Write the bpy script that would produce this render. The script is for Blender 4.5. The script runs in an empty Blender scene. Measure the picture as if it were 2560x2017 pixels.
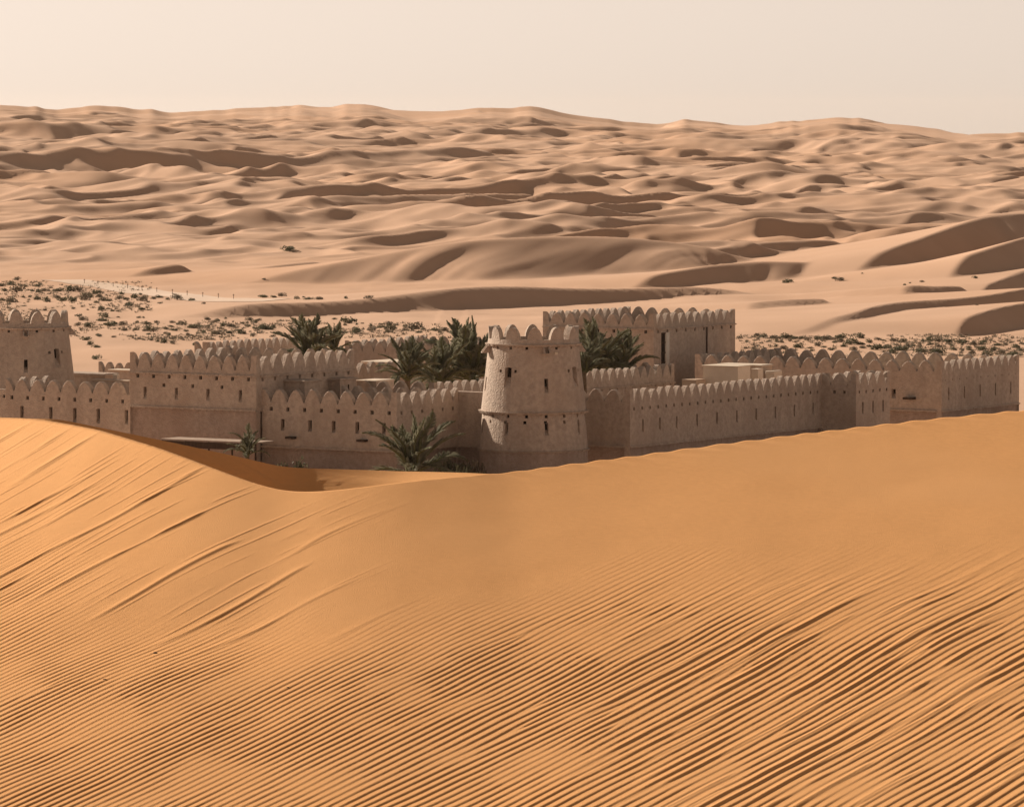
import bpy, math, random
import numpy as np
from mathutils import Vector, Matrix

random.seed(7)
SC = bpy.context.scene
COL = SC.collection

# ------------------------------------------------------------------ camera
F, W, H, YH = 13000.0, 2560.0, 2017.0, 280.0        # focal length and horizon in photo pixels
ZC = 27.6                                           # eye height above the fort's ground (m)
TH = math.atan((H / 2 - YH) / F)
cam_d = bpy.data.cameras.new('camera')
cam_d.sensor_fit = 'HORIZONTAL'; cam_d.sensor_width = 36.0
cam_d.lens = 36.0 * F / W
cam_d.clip_start = 0.5; cam_d.clip_end = 30000
cam = bpy.data.objects.new('camera', cam_d); COL.objects.link(cam)
cam.location = (0, 0, ZC); cam.rotation_euler = (math.pi / 2 - TH, 0, 0)
SC.camera = cam
cam_d.dof.use_dof = False

# ------------------------------------------------------------------ sky, sun, exposure
SUN_AZ, SUN_EL = math.radians(54), math.radians(25)   # to the left of and behind the view direction
world = bpy.data.worlds.new('World'); SC.world = world; world.use_nodes = True
wn = world.node_tree.nodes; wl = world.node_tree.links; wn.clear()
sky = wn.new('ShaderNodeTexSky'); sky.sky_type = 'NISHITA'; sky.sun_disc = False
sky.sun_elevation = SUN_EL; sky.sun_rotation = -SUN_AZ
sky.air_density = 0.4; sky.dust_density = 0.22; sky.ozone_density = 1.0; sky.altitude = 50
hsv = wn.new('ShaderNodeHueSaturation'); hsv.inputs['Saturation'].default_value = 0.08
mul = wn.new('ShaderNodeMix'); mul.data_type = 'RGBA'; mul.blend_type = 'MULTIPLY'
mul.inputs[0].default_value = 1.0; mul.inputs[7].default_value = (1.0, 0.832, 0.70, 1)   # dusty air
bg = wn.new('ShaderNodeBackground'); bg.inputs[1].default_value = 0.0735
wo = wn.new('ShaderNodeOutputWorld')
wl.new(sky.outputs[0], hsv.inputs['Color']); wl.new(hsv.outputs[0], mul.inputs[6])
wl.new(mul.outputs[2], bg.inputs[0]); wl.new(bg.outputs[0], wo.inputs[0])
sun_dir = Vector((-math.sin(SUN_AZ) * math.cos(SUN_EL), math.cos(SUN_AZ) * math.cos(SUN_EL), math.sin(SUN_EL)))
sd = bpy.data.lights.new('sun', 'SUN'); sd.energy = 5.0; sd.angle = math.radians(0.6); sd.color = (1.0, 0.86, 0.70)
so = bpy.data.objects.new('sun', sd); COL.objects.link(so); so.location = (-60, 60, 90)
so.rotation_euler = sun_dir.to_track_quat('Z', 'Y').to_euler()
vs = SC.view_settings
vs.view_transform = 'Standard'; vs.look = 'None'; vs.gamma = 1.0; vs.exposure = 0.60; vs.use_curve_mapping = False
SC.cycles.use_denoising = True
SC.cycles.max_bounces = 6; SC.cycles.diffuse_bounces = 3; SC.cycles.volume_bounces = 1

# ------------------------------------------------------------------ small helpers
def ray(px, py):
    cx, cy = (px - W / 2) / F, (H / 2 - py) / F
    return Vector((cx, math.cos(TH) + cy * math.sin(TH), -math.sin(TH) + cy * math.cos(TH)))
def at_z(px, py, z):
    r = ray(px, py); t = (z - ZC) / r.z
    return Vector((r.x * t, r.y * t, z))
def at_y(px, py, y):
    r = ray(px, py); t = y / r.y
    return Vector((r.x * t, y, ZC + r.z * t))
def along(p, d, px, z=6.0):
    """plan point on p + t*d that stands in the photo column px"""
    k = (px - W / 2) / F
    def dep(x, y): return y * math.cos(TH) - (z - ZC) * math.sin(TH)
    a = p.x - k * dep(p.x, p.y); b = d.x - k * d.y * math.cos(TH)
    return Vector((p.x - a / b * d.x, p.y - a / b * d.y, 0))
def z_at(p, py):
    """height above plan point p that shows at photo row py"""
    q = (H / 2 - py) / F
    r = ray(1280, py)
    return ZC + r.z / r.y * p.y
def setp(o, label=None, cat=None, group=None, kind=None):
    if label: o['label'] = label
    if cat: o['category'] = cat
    if group: o['group'] = group
    if kind: o['kind'] = kind
    return o
def empty(name, loc, label, cat, group=None):
    o = bpy.data.objects.new(name, None); COL.objects.link(o); o.location = loc
    o.empty_display_size = 0.3
    return setp(o, label, cat, group)
def mesh(name, verts, faces, mats, fm=None, smooth=False):
    m = bpy.data.meshes.new(name); m.from_pydata([tuple(v) for v in verts], [], faces)
    for mt in (mats if isinstance(mats, (list, tuple)) else [mats]): m.materials.append(mt)
    if fm: m.polygons.foreach_set('material_index', fm)
    if smooth: m.polygons.foreach_set('use_smooth', [True] * len(m.polygons))
    m.update(); return m
def link(name, me, parent=None, loc=(0, 0, 0), rot=0.0, scale=None):
    o = bpy.data.objects.new(name, me); COL.objects.link(o)
    o.location = loc; o.rotation_euler = (0, 0, rot)
    if scale: o.scale = scale
    if parent is not None: o.parent = parent
    return o
class MB:
    """collects boxes and quads for ONE mesh"""
    def __init__(s): s.v, s.f, s.m = [], [], []
    def poly(s, pts, mi=0):
        n = len(s.v); s.v += [Vector(p) for p in pts]; s.f.append(tuple(range(n, n + len(pts)))); s.m.append(mi)
    def box(s, o, a, b, c, mi=0):
        """parallelepiped from corner o with edge vectors a, b, c"""
        o, a, b, c = Vector(o), Vector(a), Vector(b), Vector(c)
        n = len(s.v); s.v += [o, o + a, o + a + b, o + b, o + c, o + a + c, o + a + b + c, o + b + c]
        fs = [(0, 3, 2, 1), (4, 5, 6, 7), (0, 1, 5, 4), (1, 2, 6, 5), (2, 3, 7, 6), (3, 0, 4, 7)]
        if a.cross(b).dot(c) < 0: fs = [tuple(reversed(f)) for f in fs]
        s.f += [tuple(n + i for i in f) for f in fs]; s.m += [mi] * 6
    def tube(s, pts, rads, n=8, mi=0):
        b0 = len(s.v)
        for i, (p, r) in enumerate(zip(pts, rads)):
            p = Vector(p)
            t = (Vector(pts[min(i + 1, len(pts) - 1)]) - Vector(pts[max(i - 1, 0)])).normalized()
            u = t.cross(Vector((0.31, 0.17, 0.93)) if abs(t.z) < .8 else Vector((1, 0, 0))).normalized(); w = t.cross(u)
            for k in range(n):
                a = 2 * math.pi * k / n; s.v.append(p + u * (r * math.cos(a)) + w * (r * math.sin(a)))
        for i in range(len(pts) - 1):
            for k in range(n):
                s.f.append((b0 + i * n + k, b0 + i * n + (k + 1) % n, b0 + (i + 1) * n + (k + 1) % n, b0 + (i + 1) * n + k)); s.m.append(mi)
        s.f.append(tuple(b0 + (len(pts) - 1) * n + k for k in range(n))); s.m.append(mi)
        s.f.append(tuple(b0 + n - 1 - k for k in range(n))); s.m.append(mi)
    def me(s, name, mats, smooth=False): return mesh(name, s.v, s.f, mats, s.m, smooth)

# numpy value noise
def _hash(ix, iy, seed):
    h = (ix.astype(np.int64) * 374761393 + iy.astype(np.int64) * 668265263 + seed * 974711) & 0x7fffffff
    h = ((h ^ (h >> 13)) * 1274126177) & 0x7fffffff
    return ((h ^ (h >> 16)) & 0xffff) / 65535.0
def vnoise(x, y, seed=0):
    x = np.asarray(x, float); y = np.asarray(y, float)
    ix = np.floor(x); iy = np.floor(y); fx = x - ix; fy = y - iy
    ux = fx * fx * fx * (fx * (fx * 6 - 15) + 10); uy = fy * fy * fy * (fy * (fy * 6 - 15) + 10)
    a = _hash(ix, iy, seed); b = _hash(ix + 1, iy, seed); c = _hash(ix, iy + 1, seed); d = _hash(ix + 1, iy + 1, seed)
    return (a + (b - a) * ux) * (1 - uy) + (c + (d - c) * ux) * uy
def fbm(x, y, seed=0, oct=4):
    t = 0; amp = 1; s = 0
    for i in range(oct):
        t = t + amp * vnoise(x * 2 ** i + 17.3 * i, y * 2 ** i - 9.1 * i, seed + i); s += amp; amp *= .5
    return t / s
def sstep(a, b, x):
    t = np.clip((x - a) / (b - a), 0, 1); return t * t * (3 - 2 * t)

# ------------------------------------------------------------------ materials
def new_mat(name):
    m = bpy.data.materials.new(name); m.use_nodes = True
    n = m.node_tree.nodes; l = m.node_tree.links
    b = n['Principled BSDF']; b.inputs['Specular IOR Level'].default_value = 0.15
    return m, n, l, b
def noisy(name, c0, c1, scale, rough=0.92, bump=0.0, bscale=None, bdist=0.02, detail=6, c2=None, scale2=0.3, stretch=None):
    m, n, l, b = new_mat(name)
    gp = n.new('ShaderNodeNewGeometry'); src = gp.outputs['Position']
    if stretch:
        mp = n.new('ShaderNodeMapping'); mp.inputs['Scale'].default_value = stretch
        l.new(src, mp.inputs[0]); src = mp.outputs[0]
    ns = n.new('ShaderNodeTexNoise'); ns.inputs['Scale'].default_value = scale; ns.inputs['Detail'].default_value = detail
    ns.inputs['Roughness'].default_value = 0.6
    l.new(src, ns.inputs['Vector'])
    rp = n.new('ShaderNodeValToRGB'); rp.color_ramp.elements[0].color = (*c0, 1); rp.color_ramp.elements[1].color = (*c1, 1)
    rp.color_ramp.elements[0].position = .33; rp.color_ramp.elements[1].position = .67
    l.new(ns.outputs[0], rp.inputs[0]); out = rp.outputs[0]
    if c2:
        n2 = n.new('ShaderNodeTexNoise'); n2.inputs['Scale'].default_value = scale2; n2.inputs['Detail'].default_value = 5
        l.new(gp.outputs['Position'], n2.inputs['Vector'])
        mr = n.new('ShaderNodeMapRange'); mr.inputs[1].default_value = .45; mr.inputs[2].default_value = .75
        l.new(n2.outputs[0], mr.inputs[0])
        mx = n.new('ShaderNodeMix'); mx.data_type = 'RGBA'; mx.inputs[7].default_value = (*c2, 1)
        l.new(mr.outputs[0], mx.inputs[0]); l.new(out, mx.inputs[6]); out = mx.outputs[2]
    l.new(out, b.inputs['Base Color']); b.inputs['Roughness'].default_value = rough
    if bump:
        nb = n.new('ShaderNodeTexNoise'); nb.inputs['Scale'].default_value = bscale or scale * 4; nb.inputs['Detail'].default_value = 6
        l.new(src, nb.inputs['Vector'])
        bp = n.new('ShaderNodeBump'); bp.inputs['Strength'].default_value = bump; bp.inputs['Distance'].default_value = bdist
        l.new(nb.outputs[0], bp.inputs['Height']); l.new(bp.outputs[0], b.inputs['Normal'])
    return m
M = {}
M['sand_near'] = noisy('foreground_sand', (.63, .318, .120), (.675, .344, .133), 14.0, bump=.9, bscale=110, bdist=.006, detail=9, c2=(.66, .345, .140), scale2=.25)
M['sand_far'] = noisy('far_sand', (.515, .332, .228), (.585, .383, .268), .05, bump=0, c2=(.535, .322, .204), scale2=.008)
def plaster(name, c0, c1, cs):
    m = noisy(name, c0, c1, 3.0, bump=1.0, bscale=8.0, bdist=.11, detail=10, c2=cs, scale2=.45)
    n = m.node_tree.nodes; l = m.node_tree.links; b = n['Principled BSDF']
    gp = n.new('ShaderNodeNewGeometry'); mp = n.new('ShaderNodeMapping'); mp.inputs['Scale'].default_value = (1.1, 1.1, .16)
    l.new(gp.outputs['Position'], mp.inputs[0])
    ns = n.new('ShaderNodeTexNoise'); ns.inputs['Scale'].default_value = 1.0; ns.inputs['Detail'].default_value = 6; l.new(mp.outputs[0], ns.inputs['Vector'])
    mr = n.new('ShaderNodeMapRange'); mr.inputs[1].default_value = .42; mr.inputs[2].default_value = .72; mr.inputs[3].default_value = 1.0; mr.inputs[4].default_value = .86
    l.new(ns.outputs[0], mr.inputs[0])
    mx = n.new('ShaderNodeMix'); mx.data_type = 'RGBA'; mx.blend_type = 'MULTIPLY'; mx.inputs[0].default_value = 1.0
    src = b.inputs['Base Color'].links[0].from_socket
    l.new(src, mx.inputs[6]); l.new(mr.outputs[0], mx.inputs[7]); l.new(mx.outputs[2], b.inputs['Base Color'])      # rain streaks
    return m
M['plaster'] = plaster('mud_plaster', (.40, .317, .262), (.55, .445, .370), (.43, .332, .268))
M['plinth'] = plaster('mud_plaster_base', (.34, .255, .210), (.46, .352, .292), (.34, .248, .200))
M['dark'] = noisy('opening_shade', (.020, .013, .010), (.032, .022, .017), 3)  # near-black colour stands in for the shade deep inside openings
M['cream'] = noisy('cream_render', (.60, .50, .40), (.66, .56, .46), 1.5, bump=.3, bscale=8)
M['roof'] = noisy('roof_screed', (.47, .35, .26), (.55, .42, .32), 1.0, bump=.3, bscale=6)
M['pipe'] = noisy('painted_pipe', (.58, .54, .48), (.64, .60, .54), 2.0, rough=.6)
M['wood'] = noisy('dark_timber', (.045, .030, .022), (.075, .050, .036), 6, stretch=(1, 1, .2))
M['bark'] = noisy('palm_bark', (.10, .070, .045), (.19, .135, .09), 8, bump=.8, bscale=14, bdist=.03)
def leafy(name, c0, c1, sc, tr):
    m = noisy(name, c0, c1, sc, rough=.7)
    n = m.node_tree.nodes; l = m.node_tree.links; b = n['Principled BSDF']
    t = n.new('ShaderNodeBsdfTranslucent'); mx = n.new('ShaderNodeMixShader'); mx.inputs[0].default_value = tr
    l.new(b.inputs['Base Color'].links[0].from_socket, t.inputs[0]); l.new(b.outputs[0], mx.inputs[1]); l.new(t.outputs[0], mx.inputs[2])
    l.new(mx.outputs[0], n['Material Output'].inputs[0]); return m
M['frond'] = leafy('palm_frond', (.135, .130, .085), (.25, .24, .17), 1.5, .40)
M['rachis'] = noisy('palm_rachis', (.09, .095, .045), (.13, .13, .06), 4)
M['scrub'] = leafy('scrub_leaf', (.075, .074, .045), (.15, .142, .088), 1.2, .25)
M['scrub2'] = leafy('scrub_leaf_grey', (.13, .105, .075), (.22, .18, .13), 1.2, .25)
M['twig'] = noisy('twig', (.08, .055, .04), (.13, .09, .065), 5)
M['track'] = noisy('gravel_track', (.62, .47, .37), (.70, .54, .43), .12, c2=(.56, .42, .32), scale2=.03)
M['pebble'] = noisy('pebble', (.06, .045, .035), (.12, .09, .07), 30)
M['canvas'] = noisy('canopy_cloth', (.33, .25, .20), (.42, .33, .27), 2)

# ================================================================== TERRAIN
# ---- far dune field: height function
SKY = np.array([(-900, 292), (-500, 262), (-250, 280), (0, 268), (150, 274), (260, 270), (420, 282), (540, 274), (640, 274), (780, 266), (830, 270),
    (910, 262), (960, 270), (1030, 289), (1160, 278), (1350, 272), (1400, 285), (1500, 297), (1560, 313), (1640, 308), (1740, 302),
    (1800, 312), (1900, 319), (1960, 304), (2000, 309), (2110, 296), (2180, 303), (2300, 330), (2390, 345), (2450, 338), (2560, 336),
    (2800, 318), (3050, 340), (3500, 300)], float)
DS = 3600.0
sky_x = (SKY[:, 0] - W / 2) / F * DS
sky_z = ZC + (YH - SKY[:, 1]) / F * DS
def sky_line(x):
    # smooth the control polygon a little
    z = (np.interp(x - 7, sky_x, sky_z) + np.interp(x, sky_x, sky_z) * 2 + np.interp(x + 7, sky_x, sky_z)) / 4
    return z + 2.6 * (1 - np.abs(2 * vnoise(x / 26., x * 0 + .5, 201) - 1)) + 1.0 * (1 - np.abs(2 * vnoise(x / 9., x * 0 + .5, 203) - 1)) - 2.2
def base_z(x, y):
    xs = x * DS / np.maximum(y, 1.0)
    top = sky_line(xs)
    t = np.clip((y - 760) / (DS - 760), 0, 1)
    avg = 18.0
    prof = t ** 1.25
    shape = avg + (top - avg) * sstep(.35, .95, t)
    z = prof * shape
    back = np.clip((y - DS) / 900, 0, None)
    z = z - back * 30 * np.clip(back, 0, 1) ** .5
    und = (fbm(x / 130 + 3, y / 300, 5, 3) - .5) * 8 * sstep(1000, 1700, y) * (1 - sstep(3000, 3600, y))
    und = und + (fbm(x / 14, y / 26, 9, 3) - .5) * .9 * sstep(500, 640, y)
    return np.where(y > 5200, np.minimum(z + und, -12), z + und)
def waves(x, y):
    """linked, winding dune ridges: ridged noise leaned over downwind, so backs are long and lee faces short and steep"""
    out = np.zeros_like(x)
    m = (y > 700) & (y < 3700)
    X, Y = x[m], y[m]
    tot = np.zeros_like(X)
    for L, A, dirn, st, seed, d0, lean in ((110., 8.5, .90, 1.8, 101, 1200, 2.6), (45., 5.0, .82, 1.7, 111, 930, 2.3), (21., 2.8, .95, 1.6, 121, 860, 2.1), (11., 1.35, .85, 1.6, 131, 830, 2.0)):
        cx, cy = -math.sin(dirn), math.cos(dirn)             # upwind
        v = X * cx + Y * cy; a = X * cy - Y * cx
        a = a + 0.5 * L * (vnoise(a / (L * 2), v / (L * 1.5), seed + 31) - .5)
        mod = (.30 if L > 60 else .5) + (.70 if L > 60 else .5) * sstep(.30, .62, fbm(X / (L * 3), Y / (L * 5), seed + 17, 2))
        mod = mod * sstep(d0, d0 * 1.15, Y + 45 * np.clip(X / 30, -.8, 1))
        h = np.zeros_like(X)
        for it in range(5):
            vv = v + lean * h                                # sample further upwind where it is high
            n = vnoise(a / (L * st) + 5.1, vv / L, seed) * .72 + vnoise(a / (L * st * .52), vv / (L * .52) + 3.3, seed + 3) * .28
            r = 1 - np.abs(n - .5) * 3.2
            h = .4 * h + .6 * A * mod * np.clip(r, 0, 1) ** 1.25
        tot = tot + h
    out[m] = tot
    return out

# crest lines read from the photograph: (px, py, distance), lee side faces the camera's right
RIDGES = [
    # low dark ridge behind the fort
    dict(p=[(395, 792, 690), (470, 778, 694), (560, 763, 699), (640, 757, 704), (760, 757, 708), (880, 752, 714), (1000, 738, 722), (1100, 724, 730), (1190, 716, 737), (1290, 714, 744), (1400, 719, 752), (1500, 722, 757), (1620, 720, 763), (1740, 717, 769), (1850, 714, 775), (1980, 716, 781)], lee=.66, wind=70),
    # dark crescents left of the big dune
    dict(p=[(296, 712, 850), (330, 690, 856), (380, 670, 862), (440, 659, 868), (480, 664, 874)], lee=.64, wind=28),
    dict(p=[(480, 722, 838), (540, 700, 846), (600, 678, 858), (680, 664, 872), (760, 655, 890), (840, 650, 905)], lee=.35, wind=26),
    # big pale dune face behind the keep
    dict(p=[(560, 716, 820), (680, 688, 832), (800, 664, 840), (920, 642, 848), (1040, 618, 854), (1180, 598, 860), (1320, 590, 866), (1480, 588, 874), (1600, 594, 880), (1720, 608, 884), (1850, 630, 884), (2010, 668, 876)], lee=.34, wind=48),
    dict(p=[(1480, 640, 868), (1560, 622, 880), (1680, 606, 895), (1800, 598, 905), (1900, 604, 905), (1980, 616, 900)], lee=.36, wind=40),
    dict(p=[(1560, 706, 806), (1660, 682, 818), (1780, 662, 832), (1900, 652, 844), (2020, 654, 856), (2120, 668, 866)], lee=.5, wind=40),
    dict(p=[(1700, 640, 880), (1800, 618, 895), (1920, 604, 915), (2050, 598, 935), (2160, 604, 950)], lee=.6, wind=50),
    # right hand tongues
    dict(p=[(1838, 771, 700), (1900, 754, 705), (1980, 748, 710), (2050, 746, 716), (2082, 750, 722)], lee=.66, wind=50),
    dict(p=[(1960, 822, 640), (2060, 800, 652), (2140, 782, 664), (2180, 766, 675), (2260, 753, 690), (2380, 747, 702), (2470, 738, 716), (2560, 722, 735), (2680, 705, 760)], lee=.64, wind=60),
    dict(p=[(2240, 722, 745), (2290, 712, 752), (2340, 715, 756), (2400, 714, 762), (2420, 722, 766)], lee=.66, wind=50),
    dict(p=[(2380, 812, 640), (2440, 785, 655), (2500, 768, 668), (2560, 757, 680), (2660, 742, 700)], lee=.64, wind=50),
    dict(p=[(2440, 722, 770), (2500, 700, 790), (2560, 676, 815), (2660, 650, 850)], lee=.66, wind=60),
    # big dune at the right edge
    dict(p=[(2060, 700, 830), (2150, 655, 845), (2220, 622, 862), (2300, 596, 880), (2380, 566, 900), (2460, 540, 920), (2560, 530, 940), (2700, 536, 965), (2900, 560, 1000)], lee=.62, wind=60),
    dict(p=[(2330, 668, 800), (2440, 630, 822), (2560, 592, 846), (2700, 560, 875), (2900, 545, 920)], lee=.62, wind=40),
    # mid field ridges
    dict(p=[(940, 530, 1330), (1020, 505, 1390), (1100, 486, 1450), (1180, 474, 1500), (1235, 470, 1520), (1262, 484, 1530)], lee=.26, wind=130),
    dict(p=[(1262, 520, 1380), (1300, 490, 1440), (1340, 478, 1480), (1420, 482, 1490), (1480, 492, 1480)], lee=.64, wind=90),
    dict(p=[(1540, 498, 1430), (1640, 494, 1450), (1760, 502, 1440), (1840, 508, 1430), (1900, 505, 1440), (1980, 507, 1440), (2060, 520, 1420), (2130, 536, 1390)], lee=.62, wind=120),
    dict(p=[(1990, 480, 1580), (2060, 455, 1650), (2125, 436, 1720), (2180, 446, 1720), (2260, 456, 1700), (2400, 466, 1680), (2560, 480, 1650)], lee=.36, wind=150),
    dict(p=[(2060, 548, 1200), (2150, 538, 1225), (2200, 545, 1225), (2320, 560, 1210)], lee=.62, wind=70),
    dict(p=[(320, 612, 1045), (400, 596, 1075), (500, 586, 1100), (600, 577, 1120), (680, 570, 1135), (720, 575, 1135)], lee=.62, wind=70),
    dict(p=[(405, 632, 990), (480, 622, 1010), (560, 612, 1030), (620, 606, 1045)], lee=.62, wind=60),
    dict(p=[(150, 632, 985), (200, 616, 1010), (260, 608, 1030), (310, 605, 1040)], lee=.62, wind=60),
    dict(p=[(520, 470, 1600), (560, 446, 1680), (640, 428, 1760), (700, 420, 1800), (770, 424, 1800)], lee=.42, wind=120),
    dict(p=[(40, 536, 1270), (140, 524, 1300), (260, 522, 1310), (400, 530, 1300)], lee=.62, wind=80),
    dict(p=[(520, 510, 1380), (600, 504, 1400), (700, 508, 1400), (780, 512, 1390)], lee=.62, wind=70),
    dict(p=[(900, 560, 1190), (1000, 548, 1215), (1100, 540, 1240), (1200, 536, 1255), (1300, 540, 1250)], lee=.45, wind=80),
    # shoulders under the skyline
    dict(p=[(760, 330, 2750), (840, 300, 3050), (900, 276, 3350), (930, 268, 3450), (990, 284, 3400), (1040, 300, 3300)], lee=.22, wind=260),
    dict(p=[(1180, 320, 2850), (1260, 312, 2950), (1400, 308, 3000), (1540, 322, 2900), (1640, 335, 2800)], lee=.35, wind=160),
    dict(p=[(1960, 348, 2750), (2040, 322, 3050), (2100, 302, 3350), (2170, 318, 3200), (2240, 346, 2950), (2360, 352, 2850)], lee=.24, wind=220),
    dict(p=[(180, 352, 2450), (300, 330, 2650), (420, 318, 2750), (540, 322, 2750), (620, 334, 2650)], lee=.35, wind=170),
]
for R in RIDGES:
    pts = [at_y(px, py, d) for px, py, d in R['p']]
    # resample the crest with a smooth curve
    a = np.array([(p.x, p.y, p.z) for p in pts])
    s = np.r_[0, np.cumsum(np.hypot(np.diff(a[:, 0]), np.diff(a[:, 1])))]
    q = np.linspace(0, s[-1], 60)
    c = np.stack([np.interp(q, s, a[:, i]) for i in range(3)], 1)
    ker = np.array([1, 2, 3, 4, 3, 2, 1.]); ker /= ker.sum()
    cp = np.pad(c, ((3, 3), (0, 0)), mode='edge'); 
    cp[:3] = 2 * c[0] - c[3:0:-1]; cp[-3:] = 2 * c[-1] - c[-2:-5:-1]
    R['len'] = float(s[-1])
    R['c'] = np.stack([np.convolve(cp[:, i], ker, 'valid') for i in range(3)], 1)

def ridge_z(R, x, y):
    """height of one crest-line dune at points x, y (-inf outside)"""
    c = R['c']; P0 = c[:-1]; P1 = c[1:]
    best = np.full(x.shape, 1e9); dd = np.zeros_like(x); zz = np.full(x.shape, -1e3); end = np.zeros_like(x); arc = np.zeros_like(x); nseg = len(c) - 1
    for i in range(0, len(P0), 2):
        a = c[i]; b = c[min(i + 2, len(c) - 1)]
        vx, vy = b[0] - a[0], b[1] - a[1]; L2 = vx * vx + vy * vy
        t = ((x - a[0]) * vx + (y - a[1]) * vy) / L2
        over = np.where((i == 0) & (t < 0), -t, 0) + np.where((i + 2 >= len(c) - 1) & (t > 1), t - 1, 0)
        tc = np.clip(t, 0, 1)
        ex, ey = x - (a[0] + tc * vx), y - (a[1] + tc * vy)
        d2 = ex * ex + ey * ey
        m = d2 < best
        side = np.sign(vx * ey - vy * ex)                  # >0: away from the camera (windward)
        best = np.where(m, d2, best); dd = np.where(m, -side * np.sqrt(d2), dd)
        zz = np.where(m, a[2] + tc * (b[2] - a[2]), zz); end = np.where(m, over * math.sqrt(L2), end)
        arc = np.where(m, (i + tc * min(2, nseg - i)) / nseg, arc)
    lee, wind = R['lee'], R['wind']
    lo = base_z(x, y)
    hgt = np.maximum(zz - lo, 0) * sstep(-.01, .16, arc) * sstep(1.01, .84, arc)
    zz = lo + hgt
    w = np.clip(-dd / wind, 0, 1)
    zw = lo + np.maximum(hgt, 0) * (1 - w) ** 1.6
    al = arc * R['len']
    lv = lee * (.72 + .56 * vnoise(al / 26. + R['len'], dd / 400., 7))                 # the lee face is scalloped, not a plane
    g = 2.2 * (fbm(al / 9. + .22 * dd, dd / 34., 17, 3) - .5) * np.clip(dd / 6., 0, 1) * np.clip(hgt / 3., 0, 1)
    zl = zz - lv * np.maximum(dd, 0) + g * .55
    z = np.where(dd > 0, zl, zw)
    return z - .02

rng = np.random.default_rng(11)
DUNES = []
def scatter(n, d0, d1, L0, L1, h0, h1, wf, layer):
    for _ in range(n):
        d = math.sqrt(rng.uniform(d0 ** 2, d1 ** 2)) if layer < 2 else rng.uniform(d0, d1)
        sc = (d / 1600.) ** .55
        L = rng.uniform(L0, L1) * sc
        DUNES.append((rng.uniform(-.155, .155) * d, d, L / 2, rng.uniform(h0, h1) * sc, rng.normal(.46, .26), rng.uniform(.15, .9), wf * rng.uniform(.7, 1.4), layer, rng.uniform(.52, .66)))
scatter(120, 900, 2600, 16, 60, .9, 2.4, 12, 1)
def dune_h(D, x, y):
    x0, y0, Lh, h, ang, cur, wf, layer, lee = D
    ca, sa = math.cos(ang), math.sin(ang)
    u = ((x - x0) * ca + (y - y0) * sa) / Lh
    v = -(x - x0) * sa + (y - y0) * ca                     # + away from the camera
    v = v + cur * Lh * .5 * (u * u) + .10 * Lh * np.sin(u * 3.1 + h * 5)
    prof = np.clip(1 - u * u, 0, 1) ** .8
    zc = h * prof
    w = np.clip(v / (wf * h), 0, 1)
    return np.where(v >= 0, zc * (1 - w) ** 1.5, np.maximum(zc + lee * v, 0))
def far_height(x, y, chunks=None):
    """x, y: arrays of equal shape; rows (axis 0) sorted by y if chunks"""
    z = base_z(x, y)
    lay = [np.zeros_like(x) for _ in range(3)]
    for D in DUNES:
        x0, y0, Lh, h, ang, cur, wf, layer, lee = D
        rad = max(Lh * 1.1, 1.2 * wf * h) + Lh * .5
        if chunks is not None:
            r0, r1 = np.searchsorted(chunks[0], [y0 - rad, y0 + rad])
            if r1 - r0 < 2: continue
            c0, c1 = np.searchsorted(chunks[1], [(x0 - Lh * 1.15) / y0 * (.9 if x0 > 0 else 1.1) - .004, (x0 + Lh * 1.15) / y0 * (1.1 if x0 > 0 else .9) + .004])
            if c1 - c0 < 2: continue
            sl = (slice(r0, r1), slice(c0, c1))
        else:
            sl = (np.abs(y - y0) < rad) & (np.abs(x - x0) < rad)
            if not sl.any(): continue
        lay[layer][sl] = np.maximum(lay[layer][sl], dune_h(D, x[sl], y[sl]))
    fade = 1 - .9 * sstep(2700, 3500, y)
    z = z + waves(x, y) * fade
    z = z + np.maximum(lay[1], 0) * fade
    z = z + lay[2] * fade * (1 - .9 * sstep(.6, 2.2, lay[1]))
    xs_ = x * DS / np.maximum(y, 1.0)
    lim = ZC + (sky_line(xs_) - ZC) * y / DS - .0006 * y      # nothing tops the skyline dunes
    far_ = sstep(1500, 2000, y) * (y < DS)
    over = z - lim; soft = lim - 1.6 * np.log1p(np.exp(np.clip(-over / 1.6, -30, 30))) + 0 * z
    z = np.where(far_ > 0, z * (1 - far_) + soft * far_, z)
    for R in RIDGES:
        c = R['c']; ymin, ymax = c[:, 1].min() - 45, c[:, 1].max() + R['wind']
        xmin, xmax = c[:, 0].min() - 40, c[:, 0].max() + 40
        m = (y > ymin) & (y < ymax) & (x > xmin) & (x < xmax)
        if not m.any(): continue
        zr = ridge_z(R, x[m], y[m])
        k = .25
        zo = z[m]
        z[m] = np.maximum(zo, zr) + k * np.exp(-np.abs(zo - zr) / k) * .25 * (np.abs(zo - zr) < 1.5)
    return z

def grid_object(name, X, Y, Z, mat, flip=False):
    nr, nc = X.shape
    me = bpy.data.meshes.new(name)
    co = np.stack([X, Y, Z], -1).reshape(-1, 3).astype(np.float32)
    idx = np.arange(nr * nc).reshape(nr, nc)
    q = np.stack([idx[:-1, :-1], idx[:-1, 1:], idx[1:, 1:], idx[1:, :-1]], -1).reshape(-1, 4)
    me.vertices.add(len(co)); me.vertices.foreach_set('co', co.ravel())
    me.loops.add(q.size); me.loops.foreach_set('vertex_index', q.ravel().astype(np.int32))
    me.polygons.add(len(q)); me.polygons.foreach_set('loop_start', np.arange(0, q.size, 4, dtype=np.int32))
    me.polygons.foreach_set('use_smooth', np.ones(len(q), bool))
    me.materials.append(mat); me.update(calc_edges=True); me.validate()
    o = bpy.data.objects.new(name, me); COL.objects.link(o)
    return setp(o, kind='structure')

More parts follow.
